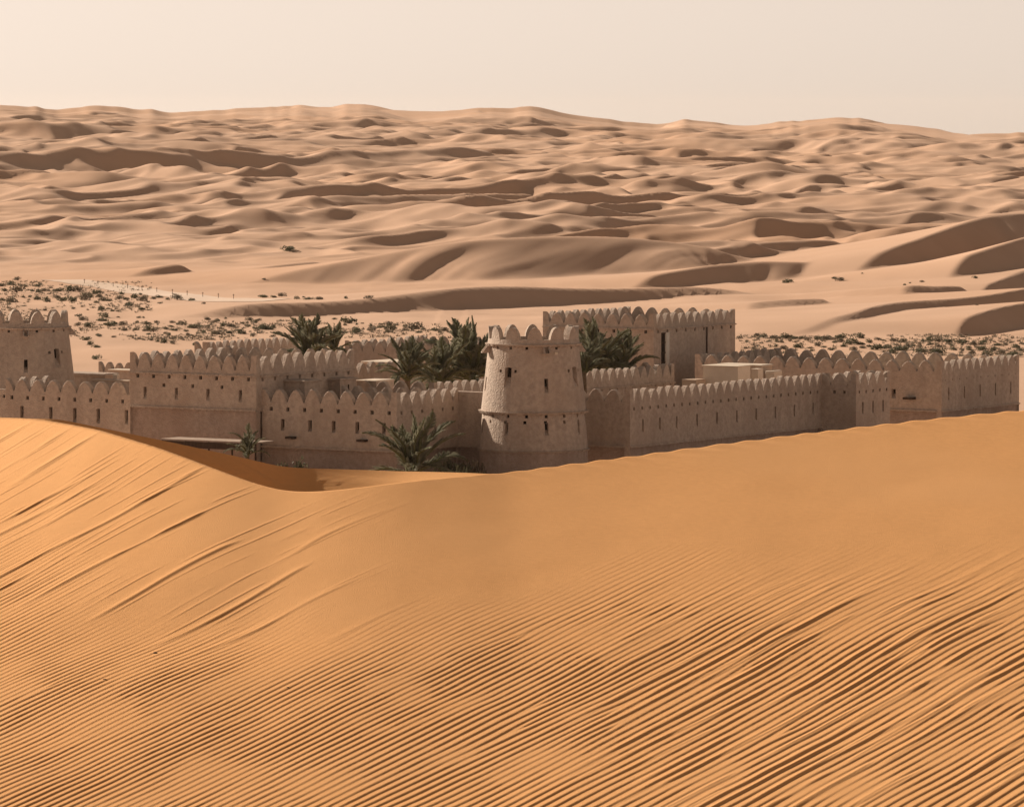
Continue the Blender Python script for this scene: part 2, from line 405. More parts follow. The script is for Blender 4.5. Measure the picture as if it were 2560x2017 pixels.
ang = np.r_[np.linspace(-.32, -.15, 22)[:-1], np.linspace(-.15, -.106, 30)[:-1], np.linspace(-.106, .106, 400), np.linspace(.106, .15, 30)[1:], np.linspace(.15, .32, 22)[1:]]
rows = np.r_[np.linspace(66, 480, 24)[:-1], np.linspace(480, 640, 40)[:-1], np.linspace(640, 800, 90)[:-1], np.exp(np.linspace(math.log(800), math.log(2900), 1010))[:-1], np.linspace(2900, 3800, 130), np.linspace(3900, 9000, 24)]
Xf = rows[:, None] * ang[None, :]; Yf = np.repeat(rows[:, None], len(ang), 1)
dr_ = np.gradient(rows); Zf = 0
for o_ in (-.3, 0, .3):                                  # averaged over each row's depth so that crests stay even
    rr_ = rows + o_ * dr_
    Zf = Zf + far_height(rr_[:, None] * ang[None, :], np.repeat(rr_[:, None], len(ang), 1), (rr_, ang)) / 3
rs_ = int(np.searchsorted(rows, 800))
def blur(n):
    for _ in range(n):
        Zf[rs_:, 1:-1] = .25 * Zf[rs_:, :-2] + .5 * Zf[rs_:, 1:-1] + .25 * Zf[rs_:, 2:]
        Zf[rs_:-1] = .15 * Zf[rs_ - 1:-2] + .7 * Zf[rs_:-1] + .15 * Zf[rs_ + 1:]
blur(1)
# sand slides down the lee faces until they rest at about 32 degrees
for sweep in range(2):
    for r in range(len(rows) - 2, -1, -1):
        if rows[r] < 560: break
        Zf[r] = np.maximum(Zf[r], Zf[r + 1] - .63 * (rows[r + 1] - rows[r]))
    for c in range(1, len(ang)):
        Zf[:, c] = np.maximum(Zf[:, c], Zf[:, c - 1] - .63 * (ang[c] - ang[c - 1]) * rows)
def ground_z(x, y):
    x = np.asarray(x, float); y = np.asarray(y, float); a = x / y
    r = np.clip(np.searchsorted(rows, y) - 1, 0, len(rows) - 2); c = np.clip(np.searchsorted(ang, a) - 1, 0, len(ang) - 2)
    fr = np.clip((y - rows[r]) / (rows[r + 1] - rows[r]), 0, 1); fc = np.clip((a - ang[c]) / (ang[c + 1] - ang[c]), 0, 1)
    return (Zf[r, c] * (1 - fc) + Zf[r, c + 1] * fc) * (1 - fr) + (Zf[r + 1, c] * (1 - fc) + Zf[r + 1, c + 1] * fc) * fr
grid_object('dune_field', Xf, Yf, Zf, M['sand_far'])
def on_ground_many(pix):
    out = []
    d = np.exp(np.linspace(math.log(480), math.log(3500), 2600))
    for px, py in pix:                                     # first hit of the sight line with the sand
        r = ray(px, py); z = ZC + r.z / r.y * d; g = ground_z(r.x / r.y * d, d)
        k = int(np.argmax(g >= z)) if (g >= z).any() else 0
        out.append(Vector((r.x / r.y * d[k], d[k], g[k])))
    return out

# ---- foreground dune
C1 = np.array([(-1400, 1085, 64), (-700, 1050, 61.5), (0, 1041, 57.5), (100, 1046, 56.5), (250, 1075, 54.8), (400, 1121, 53.3), (520, 1166, 52.3), (640, 1214, 51.4), (700, 1232, 51.1), (760, 1236, 51), (850, 1227, 51.2),
    (1000, 1207, 51.7), (1180, 1187, 52.5), (1280, 1180, 52.9), (1470, 1155, 53.6), (1600, 1138, 54.1), (1800, 1111, 54.8), (2000, 1085, 55.6), (2200, 1062, 56.3), (2400, 1040, 57), (2560, 1025, 57.5), (3000, 990, 59), (3600, 960, 61)], float)
c1 = np.array([tuple(at_y(*r)) for r in C1])
RIM = np.array([(-600, 1062, 59.5), (0, 1052, 60.5), (100, 1046, 60.8), (150, 1048, 61), (300, 1079, 61.5), (450, 1110, 62), (600, 1143, 62.5), (690, 1163, 63), (740, 1169, 63.2), (850, 1173, 63.5), (1000, 1177, 64), (1180, 1182, 64), (1400, 1195, 64), (1800, 1230, 64), (2560, 1260, 64), (3400, 1290, 64)], float)
rm = np.array([tuple(at_y(*r)) for r in RIM])
_tx = np.arange(-14, 16, .02)
def smooth_interp(x, xp, fp, w):
    t = np.interp(np.r_[np.arange(-14 - 100 * .02, -14 - .01, .02), _tx, 16 + np.arange(0, 100) * .02], xp, fp)
    k = np.exp(-(np.arange(-100, 101) * .02 / w) ** 2 / 2); k /= k.sum()
    tt = np.convolve(t, k, 'same')[100:100 + len(_tx)]
    return np.interp(x, _tx, tt)
EAST = 64.0
rd = Vector((math.cos(math.radians(EAST)), math.sin(math.radians(EAST)), 0))      # along the ripple crests
def fore_height(x, y, ripples=True):
    yc = smooth_interp(x, c1[:, 0], c1[:, 1], .5); zc = smooth_interp(x, c1[:, 0], c1[:, 2], .12)
    yr = smooth_interp(x, rm[:, 0], rm[:, 1], .3); zr = smooth_interp(x, rm[:, 0], rm[:, 2], .08)
    y0, zb = 40.0, 22.08
    u = (y - y0) / (yc - y0)
    uu = np.clip(u, -.2, 1)
    face = zb + (zc - zb) * (.84 * uu + .16 * uu * uu)
    face = face + (fbm(x / 2.6, y / 3.4, 21, 3) - .5) * .055 * sstep(1.0, .75, uu)
    face = face - .07 * np.exp(-(((x + 3.0) / 1.1) ** 2 + ((y - 46.4) / 1.2) ** 2))       # shallow blown-out hollow
    # towards the camera: a trough, then the dune the camera stands on
    tr = np.interp(y, [-60, -12, -3, 2, 6, 12, 20, 30, 40], [12, 24.5, 25.9, 25.9, 25.2, 23.6, 22.0, 21.5, 22.08])
    front = np.where(y < 38, tr + np.clip((38 - np.abs(x)) / 40, -1, 0) * 0, face)
    bl = sstep(34, 40.5, y); front = tr * (1 - bl) + face * bl
    lee = zc - .50 * (y - yc)
    A = np.where(y <= yc, front, lee)
    m = .36 * sstep(-6.0, -5.0, x) * (1 - .90 * sstep(-2.8, -.6, x)) + .03
    back = np.where(y < yr, zr - m * (yr - y), zr - .48 * (y - yr))
    z = np.where(y <= yc, A, np.maximum(A, np.minimum(back, zc - .02 * (y - yc))))
    # ------- wind ripples
    e = Vector((-rd.y, rd.x, 0))
    s = x * rd.x + y * rd.y; q = x * e.x + y * e.y
    q0 = 45 * e.y
    qq = q - q0
    bend = .10 * (fbm(s / 5.5, q / 3.5, 31, 2) - .5) + .022 * (fbm(s / 1.3, q / .5, 33, 2) - .5)
    k = 1 / .080
    drift = .26 * np.clip(1.2 - qq, 0, 7.6) ** 2                 # ripples grow wider towards the lower right
    ph = 2 * np.pi * (k * (qq + bend) + drift)
    for i, (ds, dq, sg) in enumerate(VORT):
        ph = ph + sg * np.arctan2((q - dq) * 3.0, (s - ds) * .5)
    w = (ph / (2 * np.pi)) % 1.0
    prof = np.where(w < .17, w / .17, (1 - w) / .83)          # short steep lee away from the sun, gentle back
    prof = prof * prof * (3 - 2 * prof)
    fade_n = (fbm(s / 1.8, q / .42, 41, 3) - .5)
    top = .60 + .05 * np.sin(x * 1.1) + .16 * fade_n
    amp = sstep(top + .10, top - .22, u)
    amp = amp * (.80 + .35 * fbm(s / 1.1, q / .30, 51, 2)) * (.62 + .38 * sstep(.26, .46, fbm(s / 1.5, q / .6, 57, 3)))
    hole = np.exp(-(((x + 3.2) / 1.0) ** 2 + ((y - 47.6) / 1.5) ** 2)) + .55 * np.exp(-(((x - 2.6) / .5) ** 2 + ((y - 41.2) / .5) ** 2))
    amp = amp * (1 - .92 * np.clip(hole * 1.25, 0, 1)) * (y < yc - .15)
    rip = .0074 * amp * (prof - .4) * (1.12 + .10 * sstep(1, -4, qq))
    # broader, patchy streaks under the crest and on the lower right
    def streak(lam, seed, bw, al, aq, th0):
        b2 = bw * (fbm(s / 6.0, q / 1.6, seed, 3) - .5)
        w2 = ((qq + b2) / lam) % 1.0
        idn = np.floor((qq + b2) / lam)
        p2 = np.where(w2 < .16, w2 / .16, np.exp(-(w2 - .16) * 4.2) * (1 - w2) / .84)
        p2 = p2 * p2 * (3 - 2 * p2)
        gate = vnoise(idn * 3.7, s / al, seed + 3) * .75 + .25 * vnoise(idn * 1.3, s / (al * .3), seed + 5)
        return p2 * sstep(th0, th0 + .22, gate)
    lf = sstep(-.6, -2.8, x) * sstep(.40, .60, u) * sstep(1.02, .93, u)
    rt = sstep(-.4, 2.4, x) * sstep(.66, .42, u)
    rip = rip + (.013 * lf * streak(.30, 61, .5, 2.6, 1, .50)) + .006 * lf * streak(.11, 66, .3, 1.8, 1, .5)
    rip = rip + (.0075 * rt * streak(.37, 71, .5, 3.4, 1, .40)) + .008 * rt * streak(.19, 76, .5, 1.6, 1, .42)
    # fluting of the crest
    rip = rip + .006 * np.exp(-((y - yc) / .25) ** 2) * np.sin(s * 2 * np.pi / .38 + 3 * fbm(x * 1.3, x * 0, 81, 2)) * sstep(-1.5, 1.0, x)
    # streaks on the shaded flank
    fl = (y > yc + .2) & (y < yr + .3)
    rip = np.where(fl, .035 * (fbm((y - .25 * x) / .10, x / 1.6, 91, 2) - .5) * sstep(0, .4, yr - y) * sstep(-.9, -2.4, x), rip)
    lump = (fbm(x / .5, y / .7, 95, 3) - .5) * .007 * (y < yc)
    return z + np.where((y > 36) & (y < 66) & (np.abs(x) < 11), (rip + lump) if ripples else 0, 0), u
VORT = []
_r = np.random.default_rng(5)
for i in range(40):
    x_, y_ = _r.uniform(-7.5, 7.5), _r.uniform(39.5, 55)
    e_ = (-rd.y, rd.x)
    VORT.append((x_ * rd.x + y_ * rd.y, x_ * e_[0] + y_ * e_[1], 1 if i % 2 else -1))
# fine patch: columns run along the ripples, rows follow the crest and the rim; coarse sheet around it
SH = rd.x / rd.y
x0 = np.arange(-19.5, 11.5, .0104)
def solve(tab, w):
    y = np.full_like(x0, 52.0)
    for _ in range(25): y = .5 * y + .5 * smooth_interp(x0 + SH * (y - 45), tab[:, 0], tab[:, 1], w)
    return y
ycol = solve(c1, .5); yrim = np.maximum(solve(rm, .3), ycol + 2.0)
b1 = np.linspace(0, 1, 270); b2 = 1 - (1 - np.linspace(0, 1, 46)[1:]) ** 2.2; b3 = np.linspace(0, 1, 16)[1:]
yy = np.concatenate([39.0 + (ycol - 39.0) * b1[:, None], ycol + (yrim - ycol) * b2[:, None], yrim + 5.0 * b3[:, None]], 0)
xx = x0[None, :] + SH * (yy - 45)
keep_v = np.abs(xx) < .1 * yy + 3.2
kq = keep_v[:-1, :-1] & keep_v[:-1, 1:] & keep_v[1:, 1:] & keep_v[1:, :-1]
use = np.zeros_like(keep_v); use[:-1, :-1] |= kq; use[:-1, 1:] |= kq; use[1:, 1:] |= kq; use[1:, :-1] |= kq
vid = np.full(use.shape, -1, np.int64); vid[use] = np.arange(use.sum())
zf, _ = fore_height(xx[use], yy[use])
Vf = np.stack([xx[use], yy[use], zf], -1)
Qf = np.stack([vid[:-1, :-1], vid[:-1, 1:], vid[1:, 1:], vid[1:, :-1]], -1)[kq]
cx_ = np.r_[-80, -55, -38, -26, -19, -14, np.arange(-11, 11.01, .2), 14, 19, 26, 38, 55, 80]
cy_ = np.r_[-60, -30, -15, -8, -4, -2, 0, 2, 4, 7, 10, 14, 19, 25, 30, 34, np.arange(36.5, 74, .25), 76, 82, 90, 100, 112, 126]
CX, CY = np.meshgrid(cx_, cy_); CZ, _ = fore_height(CX, CY, False); CZ = CZ - .004
inside = (np.abs(CX) < .1 * CY + 2.9) & (CY > 39.3) & (CY < np.interp(CX, xx[-1], yy[-1]) - .4)
cq = ~(inside[:-1, :-1] & inside[:-1, 1:] & inside[1:, 1:] & inside[1:, :-1])
ci = np.arange(CX.size).reshape(CX.shape) + len(Vf)
Qc_ = np.stack([ci[:-1, :-1], ci[:-1, 1:], ci[1:, 1:], ci[1:, :-1]], -1)[cq]
def raw_object(name, V, Q, mat):
    me = bpy.data.meshes.new(name)
    me.vertices.add(len(V)); me.vertices.foreach_set('co', V.astype(np.float32).ravel())
    me.loops.add(Q.size); me.loops.foreach_set('vertex_index', Q.ravel().astype(np.int32))
    me.polygons.add(len(Q)); me.polygons.foreach_set('loop_start', np.arange(0, Q.size, 4, dtype=np.int32))
    me.polygons.foreach_set('use_smooth', np.ones(len(Q), bool))
    me.materials.append(mat); me.update(calc_edges=True); me.validate()
    o = bpy.data.objects.new(name, me); COL.objects.link(o)
    return setp(o, kind='structure')
raw_object('foreground_dune', np.concatenate([Vf, np.stack([CX, CY, CZ], -1).reshape(-1, 3)]), np.concatenate([Qf, Qc_]), M['sand_near'])
print('TRIS', len(Qf) * 2, len(Qc_) * 2, Xf.size * 2)
# ================================================================== THE FORT
PHI = math.radians(32.5)
E1 = Vector((math.sin(PHI), math.cos(PHI), 0)); E2 = Vector((-math.cos(PHI), math.sin(PHI), 0)); UP = Vector((0, 0, 1))
rnd = random.Random(3)

def merlon_mesh(name, w, h, th, half=0, n=12):
    """rounded, slightly pointed crenel. half: -1/+1 keeps only the side away from / towards the start"""
    xs = [math.sin((i / n - .5) * math.pi) for i in range(n + 1)]
    def prof(u): return h * max(0.0, 1 - abs(u) ** 1.75) ** .88
    pts = [(u * w / 2, prof(u)) for u in xs]
    if half > 0: pts = [(0, h)] + [p for p in pts if p[0] > 1e-6]      # solid at the start, curve towards +u
    if half < 0: pts = [p for p in pts if p[0] < -1e-6] + [(0, h)]
    b = .035
    x0, x1 = pts[0][0], pts[-1][0]
    loops = []
    for d, ins in ((0, b), (b, 0), (th - b, 0), (th, b)):
        k = 1 - ins / (w / 2)
        loops.append([Vector((x * k, d, max(-.02, z - ins if z > ins else z))) for x, z in pts] + [Vector((x1 * k, d, -.12)), Vector((x0 * k, d, -.12))])
    m = MB(); L = len(loops[0])
    for lp in loops: m.v += lp
    for a in range(3):
        for i in range(L):
            j = (i + 1) % L
            m.f.append((a * L + i, a * L + j, (a + 1) * L + j, (a + 1) * L + i)); m.m.append(0)
    m.f.append(tuple(range(L - 1, -1, -1))); m.m.append(0)
    m.f.append(tuple(3 * L + i for i in range(L))); m.m.append(0)
    me = m.me(name, M['plaster'])
    return me
_mer = {}
def merlon(w, h, th, half=0):
    k = (round(w, 2), round(h, 2), round(th, 2), half)
    if k not in _mer: _mer[k] = merlon_mesh('merlon', w, h, th, half)
    return _mer[k]

def panel(mb, fn, us, v0, v1, holes, mi=0, vbreaks=()):
    """wall skin between us[0]..us[-1] and v0..v1, left open where the holes are"""
    U = sorted(set([round(u, 4) for u in us] + [round(h[i], 4) for h in holes for i in (0, 1)]))
    V = sorted(set([v0, v1] + list(vbreaks) + [round(h[i], 4) for h in holes for i in (2, 3)]))
    idx = {}
    def vert(i, j):
        if (i, j) not in idx:
            idx[(i, j)] = len(mb.v); mb.v.append(fn(U[i], V[j], 0.0))
        return idx[(i, j)]
    for i in range(len(U) - 1):
        for j in range(len(V) - 1):
            uc, vc = (U[i] + U[i + 1]) / 2, (V[j] + V[j + 1]) / 2
            if any(h[0] < uc < h[1] and h[2] < vc < h[3] for h in holes): continue
            mb.f.append((vert(i, j), vert(i + 1, j), vert(i + 1, j + 1), vert(i, j + 1))); mb.m.append(mi)

def recess(name, fn, h, depth, parent, sill=0.0, arch=False):
    """lining of one opening: reveals, sloping sill, dark back"""
    u0, u1, v0, v1 = h[:4]; s = sill * (v1 - v0)
    m = MB()
    f = [fn(u0, v0, 0), fn(u1, v0, 0), fn(u1, v1, 0), fn(u0, v1, 0)]
    b = [fn(u0, v0 + s, depth), fn(u1, v0 + s, depth), fn(u1, v1, depth), fn(u0, v1, depth)]
    for i in range(4):
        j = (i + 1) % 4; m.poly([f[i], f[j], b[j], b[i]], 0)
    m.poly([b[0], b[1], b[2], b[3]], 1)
    if arch:
        uc = (u0 + u1) / 2; hw = (u1 - u0) / 2
        for sg in (-1, 1):
            pts = [fn(uc + sg * hw, v1, .001)]
            for k in range(5):
                a = k / 4 * math.pi / 2
                pts.append(fn(uc + sg * hw * math.cos(a), v1 - .9 * hw * ARC * (1 - math.sin(a)), .001))
            m.poly(pts if sg < 0 else list(reversed(pts)), 0)
    me = m.me(name, [M['plaster'], M['dark']])
    o = link(name, me, parent)
    return o
ARC = 1.0

def string_line(mb, fn, u0, u1, v, step=.19, prot=.15, hgt=.13):
    """projecting course with a ragged lower edge"""
    n = max(1, int((u1 - u0) / step))
    for i in range(n):
        a, b = u0 + (u1 - u0) * i / n, u0 + (u1 - u0) * (i + 1) / n
        p = prot * rnd.uniform(.8, 1.1); d = hgt * rnd.uniform(.75, 1.15)
        c = [fn(a, v - d, .03), fn(b, v - d, .03), fn(b, v - d, -p), fn(a, v - d, -p), fn(a, v, .03), fn(b, v, .03), fn(b, v, -p), fn(a, v, -p)]
        k = len(mb.v); mb.v += c
        for f in ((0, 1, 2, 3), (7, 6, 5, 4), (3, 2, 6, 7), (0, 3, 7, 4), (1, 5, 6, 2)):
            mb.f.append(tuple(k + i_ for i_ in reversed(f))); mb.m.append(0)

def wall_seg(root, p0, p1, inward, ztop, n, mh=.95, th=.5, frac=.985, strings=(), holes=(), slits=(), z0=-.3, trim0=0.0, trim1=0.0, corner0=True, corner1=True, merl=True, plinth=None, inner=True, half0=None, half1=None):
    """one straight wall with merlons. p0->p1 is the outer foot line, inward the plan direction of its thickness.
    holes: (u, v, size), slits: (u, v0, v1, width, sill, arch), strings: heights"""
    o = root.location
    d = (p1 - p0); L = d.length; d = d.normalized(); inward = inward.normalized()
    base = p0 - o; base.z = 0
    def fn(u, v, dep): return base + d * u + inward * dep + UP * v
    hs = [(u - s / 2, u + s / 2, v - s / 2, v + s / 2) for u, v, s in holes if .12 < u < L - .12]
    ss = [(u - w / 2, u + w / 2, a, b, sill, arch) for u, a, b, w, sill, arch in slits if .12 < u < L - .12]
    mb = MB()
    us = [trim0] + [trim0 + (L - trim1 - trim0) * i / max(1, int(L / 2.5)) for i in range(1, max(1, int(L / 2.5)))] + [L - trim1]
    if plinth is not None:
        panel(mb, lambda u, v, dep: fn(u, v, dep + .20), us, z0, plinth, [], 1)
        panel(mb, fn, us, plinth, ztop, hs + ss, 0)
    else:
        panel(mb, fn, us, z0, ztop, hs + ss, 0)
    a, b = trim0, L - trim1
    mb.poly([fn(a, ztop, 0), fn(b, ztop, 0), fn(b, ztop, th), fn(a, ztop, th)])
    mb.poly([fn(b, z0, th), fn(a, z0, th), fn(a, ztop, th), fn(b, ztop, th)])
    mb.poly([fn(a, z0, th), fn(a, z0, 0), fn(a, ztop, 0), fn(a, ztop, th)])
    mb.poly([fn(b, z0, 0), fn(b, z0, th), fn(b, ztop, th), fn(b, ztop, 0)])
    link('wall', mb.me('wall', [M['plaster'], M['plinth']]), root)
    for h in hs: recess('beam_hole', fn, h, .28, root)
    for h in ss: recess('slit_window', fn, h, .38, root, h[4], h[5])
    for v in strings:
        sb = MB(); string_line(sb, fn, 0 if trim0 == 0 else trim0, L if trim1 == 0 else L - trim1, v)
        link('string_course', sb.me('string_course', M['plaster']), root)
    if merl and n > 0:
        # n pitches: full merlons between two half merlons on the corners
        pitch = L / n; w = pitch * frac
        rot = math.atan2(d.y, d.x)
        flip = inward.dot(Vector((-d.y, d.x, 0))) < 0
        for i in range(n + 1):
            half = 0
            if i == 0:
                if not corner0: continue
                half = 1
            if i == n:
                if not corner1: continue
                half = -1
            u = pitch * i
            if half == 1: u += trim0 * .0 + .004
            if half == -1: u -= .004
            me = merlon(w if not half else w * 1.0, mh, th - .012, half)
            p = fn(u, ztop - .012 + (trim0 > 0) * .004, .006)
            sx = rnd.uniform(.93, 1.03); sz = rnd.uniform(.92, 1.06)
            if half: sx = sz = 1.0
            # trimmed ends start behind the neighbouring wall's merlon
            ob = link('merlon', me, root, p, rot + (0 if half else rnd.uniform(-.035, .035)), (sx, -1 if flip else 1, sz))
    return fn, L

def even(n, L, v, s, off=.5): return [((i + off) * L / n, v, s) for i in range(n)]
def slits_at(us, v0, v1, w=.26, sill=.45, arch=False): return [(u, v0, v1, w, sill, arch) for u in us]

MT, MV, HZ = 6.72, 5.72, 5.2          # merlon top, valley, beam-hole row of the curtain walls
# ---------------- curtain wall right of the tower (two faces) : corner seen at px 1575
Gc = at_z(1575, 1115.5, 2.4); Gc.z = 0
Gend = along(Gc, E1, 2053, 5)
Fst = Gc + E2 * 6.2
G = empty('crenellated_rampart', Gc, 'long low wall with a row of slits running right from the front tower', 'rampart')
LG = (Gend - Gc).length
wall_seg(G, Gc, Gend, E2, MV, 24, holes=even(25, LG, HZ, .25), slits=slits_at([1.9, 4.4, 6.9] + [10.0 + 3.05 * i for i in range(int((LG - 10.0) / 3.05) + 1)], 3.35, 4.35), strings=(2.4,), plinth=2.33)
wall_seg(G, Fst, Gc, E1, MV - .004, 4, strings=(2.396,), plinth=2.33, trim1=.495, corner0=False)
# ---------------- small square turret at its far end
T2 = along(Gend, -E2, 2140, 5); T3 = along(T2, E1, 2225, 5)
tl2 = (T2 - Gend).length; tl1 = (T3 - T2).length
T = empty('square_turret', T2, 'small square turret with three slits at the end of the long wall', 'turret')
wall_seg(T, T2, T3, E2, MV + .02, 4, holes=even(5, tl1, HZ + .02, .25), slits=slits_at([tl1 * .2, tl1 * .5, tl1 * .8], 3.4, 4.4), strings=(2.2,), plinth=2.13)
wall_seg(T, T2 + E2 * tl2, T2, E1, MV + .016, 2, holes=[(tl2 * .38, HZ, .24), (tl2 * .66, HZ, .24)], strings=(2.196,), plinth=2.13, trim1=.495)
wall_seg(T, T3 + E2 * tl2, T3, -E1, MV + .012, 2, trim1=.495)
wall_seg(T, T2 + E2 * tl2 + E1 * .5, T3 + E2 * tl2, -E2, MV + .008, 3, trim1=.495)
rb = MB(); rb.box(T2 - T.location + E1 * .4 + E2 * .4 + UP * 4.7, E1 * (tl1 - .8), E2 * (tl2 - .8), UP * .12); link('roof', rb.me('roof', M['roof']), T)
# ---------------- long crenellated block on the right
Hc = at_z(2354, 1026.7, 2.4); Hc.z = 0
Hr = along(Hc, E1, 2548, 5); Hl = along(Hc, E2, 1737, 6)
h1 = (Hr - Hc).length; h2 = (Hl - Hc).length
HB = empty('walled_block', Hc, 'long rectangular crenellated block at the far right end of the fort', 'building')
wall_seg(HB, Hc, Hr, E2, MV - .05, 11, mh=.93, holes=even(11, h1, 4.95, .12), slits=slits_at([h1 * (.09 + .2 * i) for i in range(5)], 3.2, 4.3, .24), strings=(2.4,), plinth=2.33)
wall_seg(HB, Hl, Hc, E1, MV - .054, 15, mh=.93, strings=(2.396,), plinth=2.33, slits=[(h2 - 4.6, 3.3, 4.1, .4, .5, False)], trim1=.495)
wall_seg(HB, Hl, Hl + E1 * h1, -E2, MV - .058, 11, mh=.93, trim0=.495)
wall_seg(HB, Hl + E1 * h1, Hr, -E1, MV - .062, 15, mh=.93, trim0=.495, trim1=.495)
rb = MB(); rb.box(E1 * .4 + E2 * .4 + UP * 4.3, E1 * (h1 - .8), E2 * (h2 - .8), UP * .15); link('roof', rb.me('roof', M['roof']), HB)
sp = MB(); q_ = E2 * 3.4 - E1 * .62 + UP * 3.28
sp.box(q_, E2 * -.95, E1 * .66, UP * .2); link('drain_spout', sp.me('drain_spout', M['wood']), HB)

# ---------------- bastion left of the tower: outer corner seen at px 992
Dc = at_z(992, 1127.2, 2.4); Dc.z = 0
Dl = along(Dc, E2, 655, 5); Dr = along(Dc, E1, 1146, 5)
dl = (Dl - Dc).length; dr = (Dr - Dc).length
D_ = empty('front_bastion', Dc, 'crenellated bastion wall with five tall slits left of the front tower', 'rampart')
nD = 8
wall_seg(D_, Dl, Dc, E1, MV, nD, mh=1.03, frac=.985, holes=even(8, dl, HZ, .29, .55), slits=slits_at([dl * .155, dl * .36, dl * .535, dl * .71, dl * .905], 3.55, 4.45, .34, .3), strings=(2.4,), plinth=2.33)
wall_seg(D_, Dc, Dr, E2, MV - .004, 6, mh=1.03, holes=even(6, dr, HZ, .26, .45), slits=slits_at([dr * .62], 3.5, 4.5, .26), strings=(2.396,), plinth=2.33, trim0=.495)
for u in (dl * .20, dl * .73):
    sp = MB(); c_ = E2 * (dl - u) - E1 * .5 + UP * 3.0
    sp.box(c_, E2 * -.72, E1 * .54, UP * .17); link('drain_spout', sp.me('drain_spout', M['wood']), D_)
# parapet round the back of that bastion
bk = Dc + E1 * 7.9
wall_seg(D_, bk + E2 * dl * .82, bk + E2 * .6, -E1, MV - .05, 7, mh=1.03, th=.5, z0=3)
# plain wall joining the bastion to the tower
Sr = along(Dr, -E2, 1215, 5)
S_ = empty('plain_rampart', Dr, 'plain flat-topped wall joining the left bastion to the front tower', 'rampart')
wall_seg(S_, Dr + E2 * 1.2, Sr, E1, 6.45, 0, th=.8, strings=(2.41,), plinth=2.34)

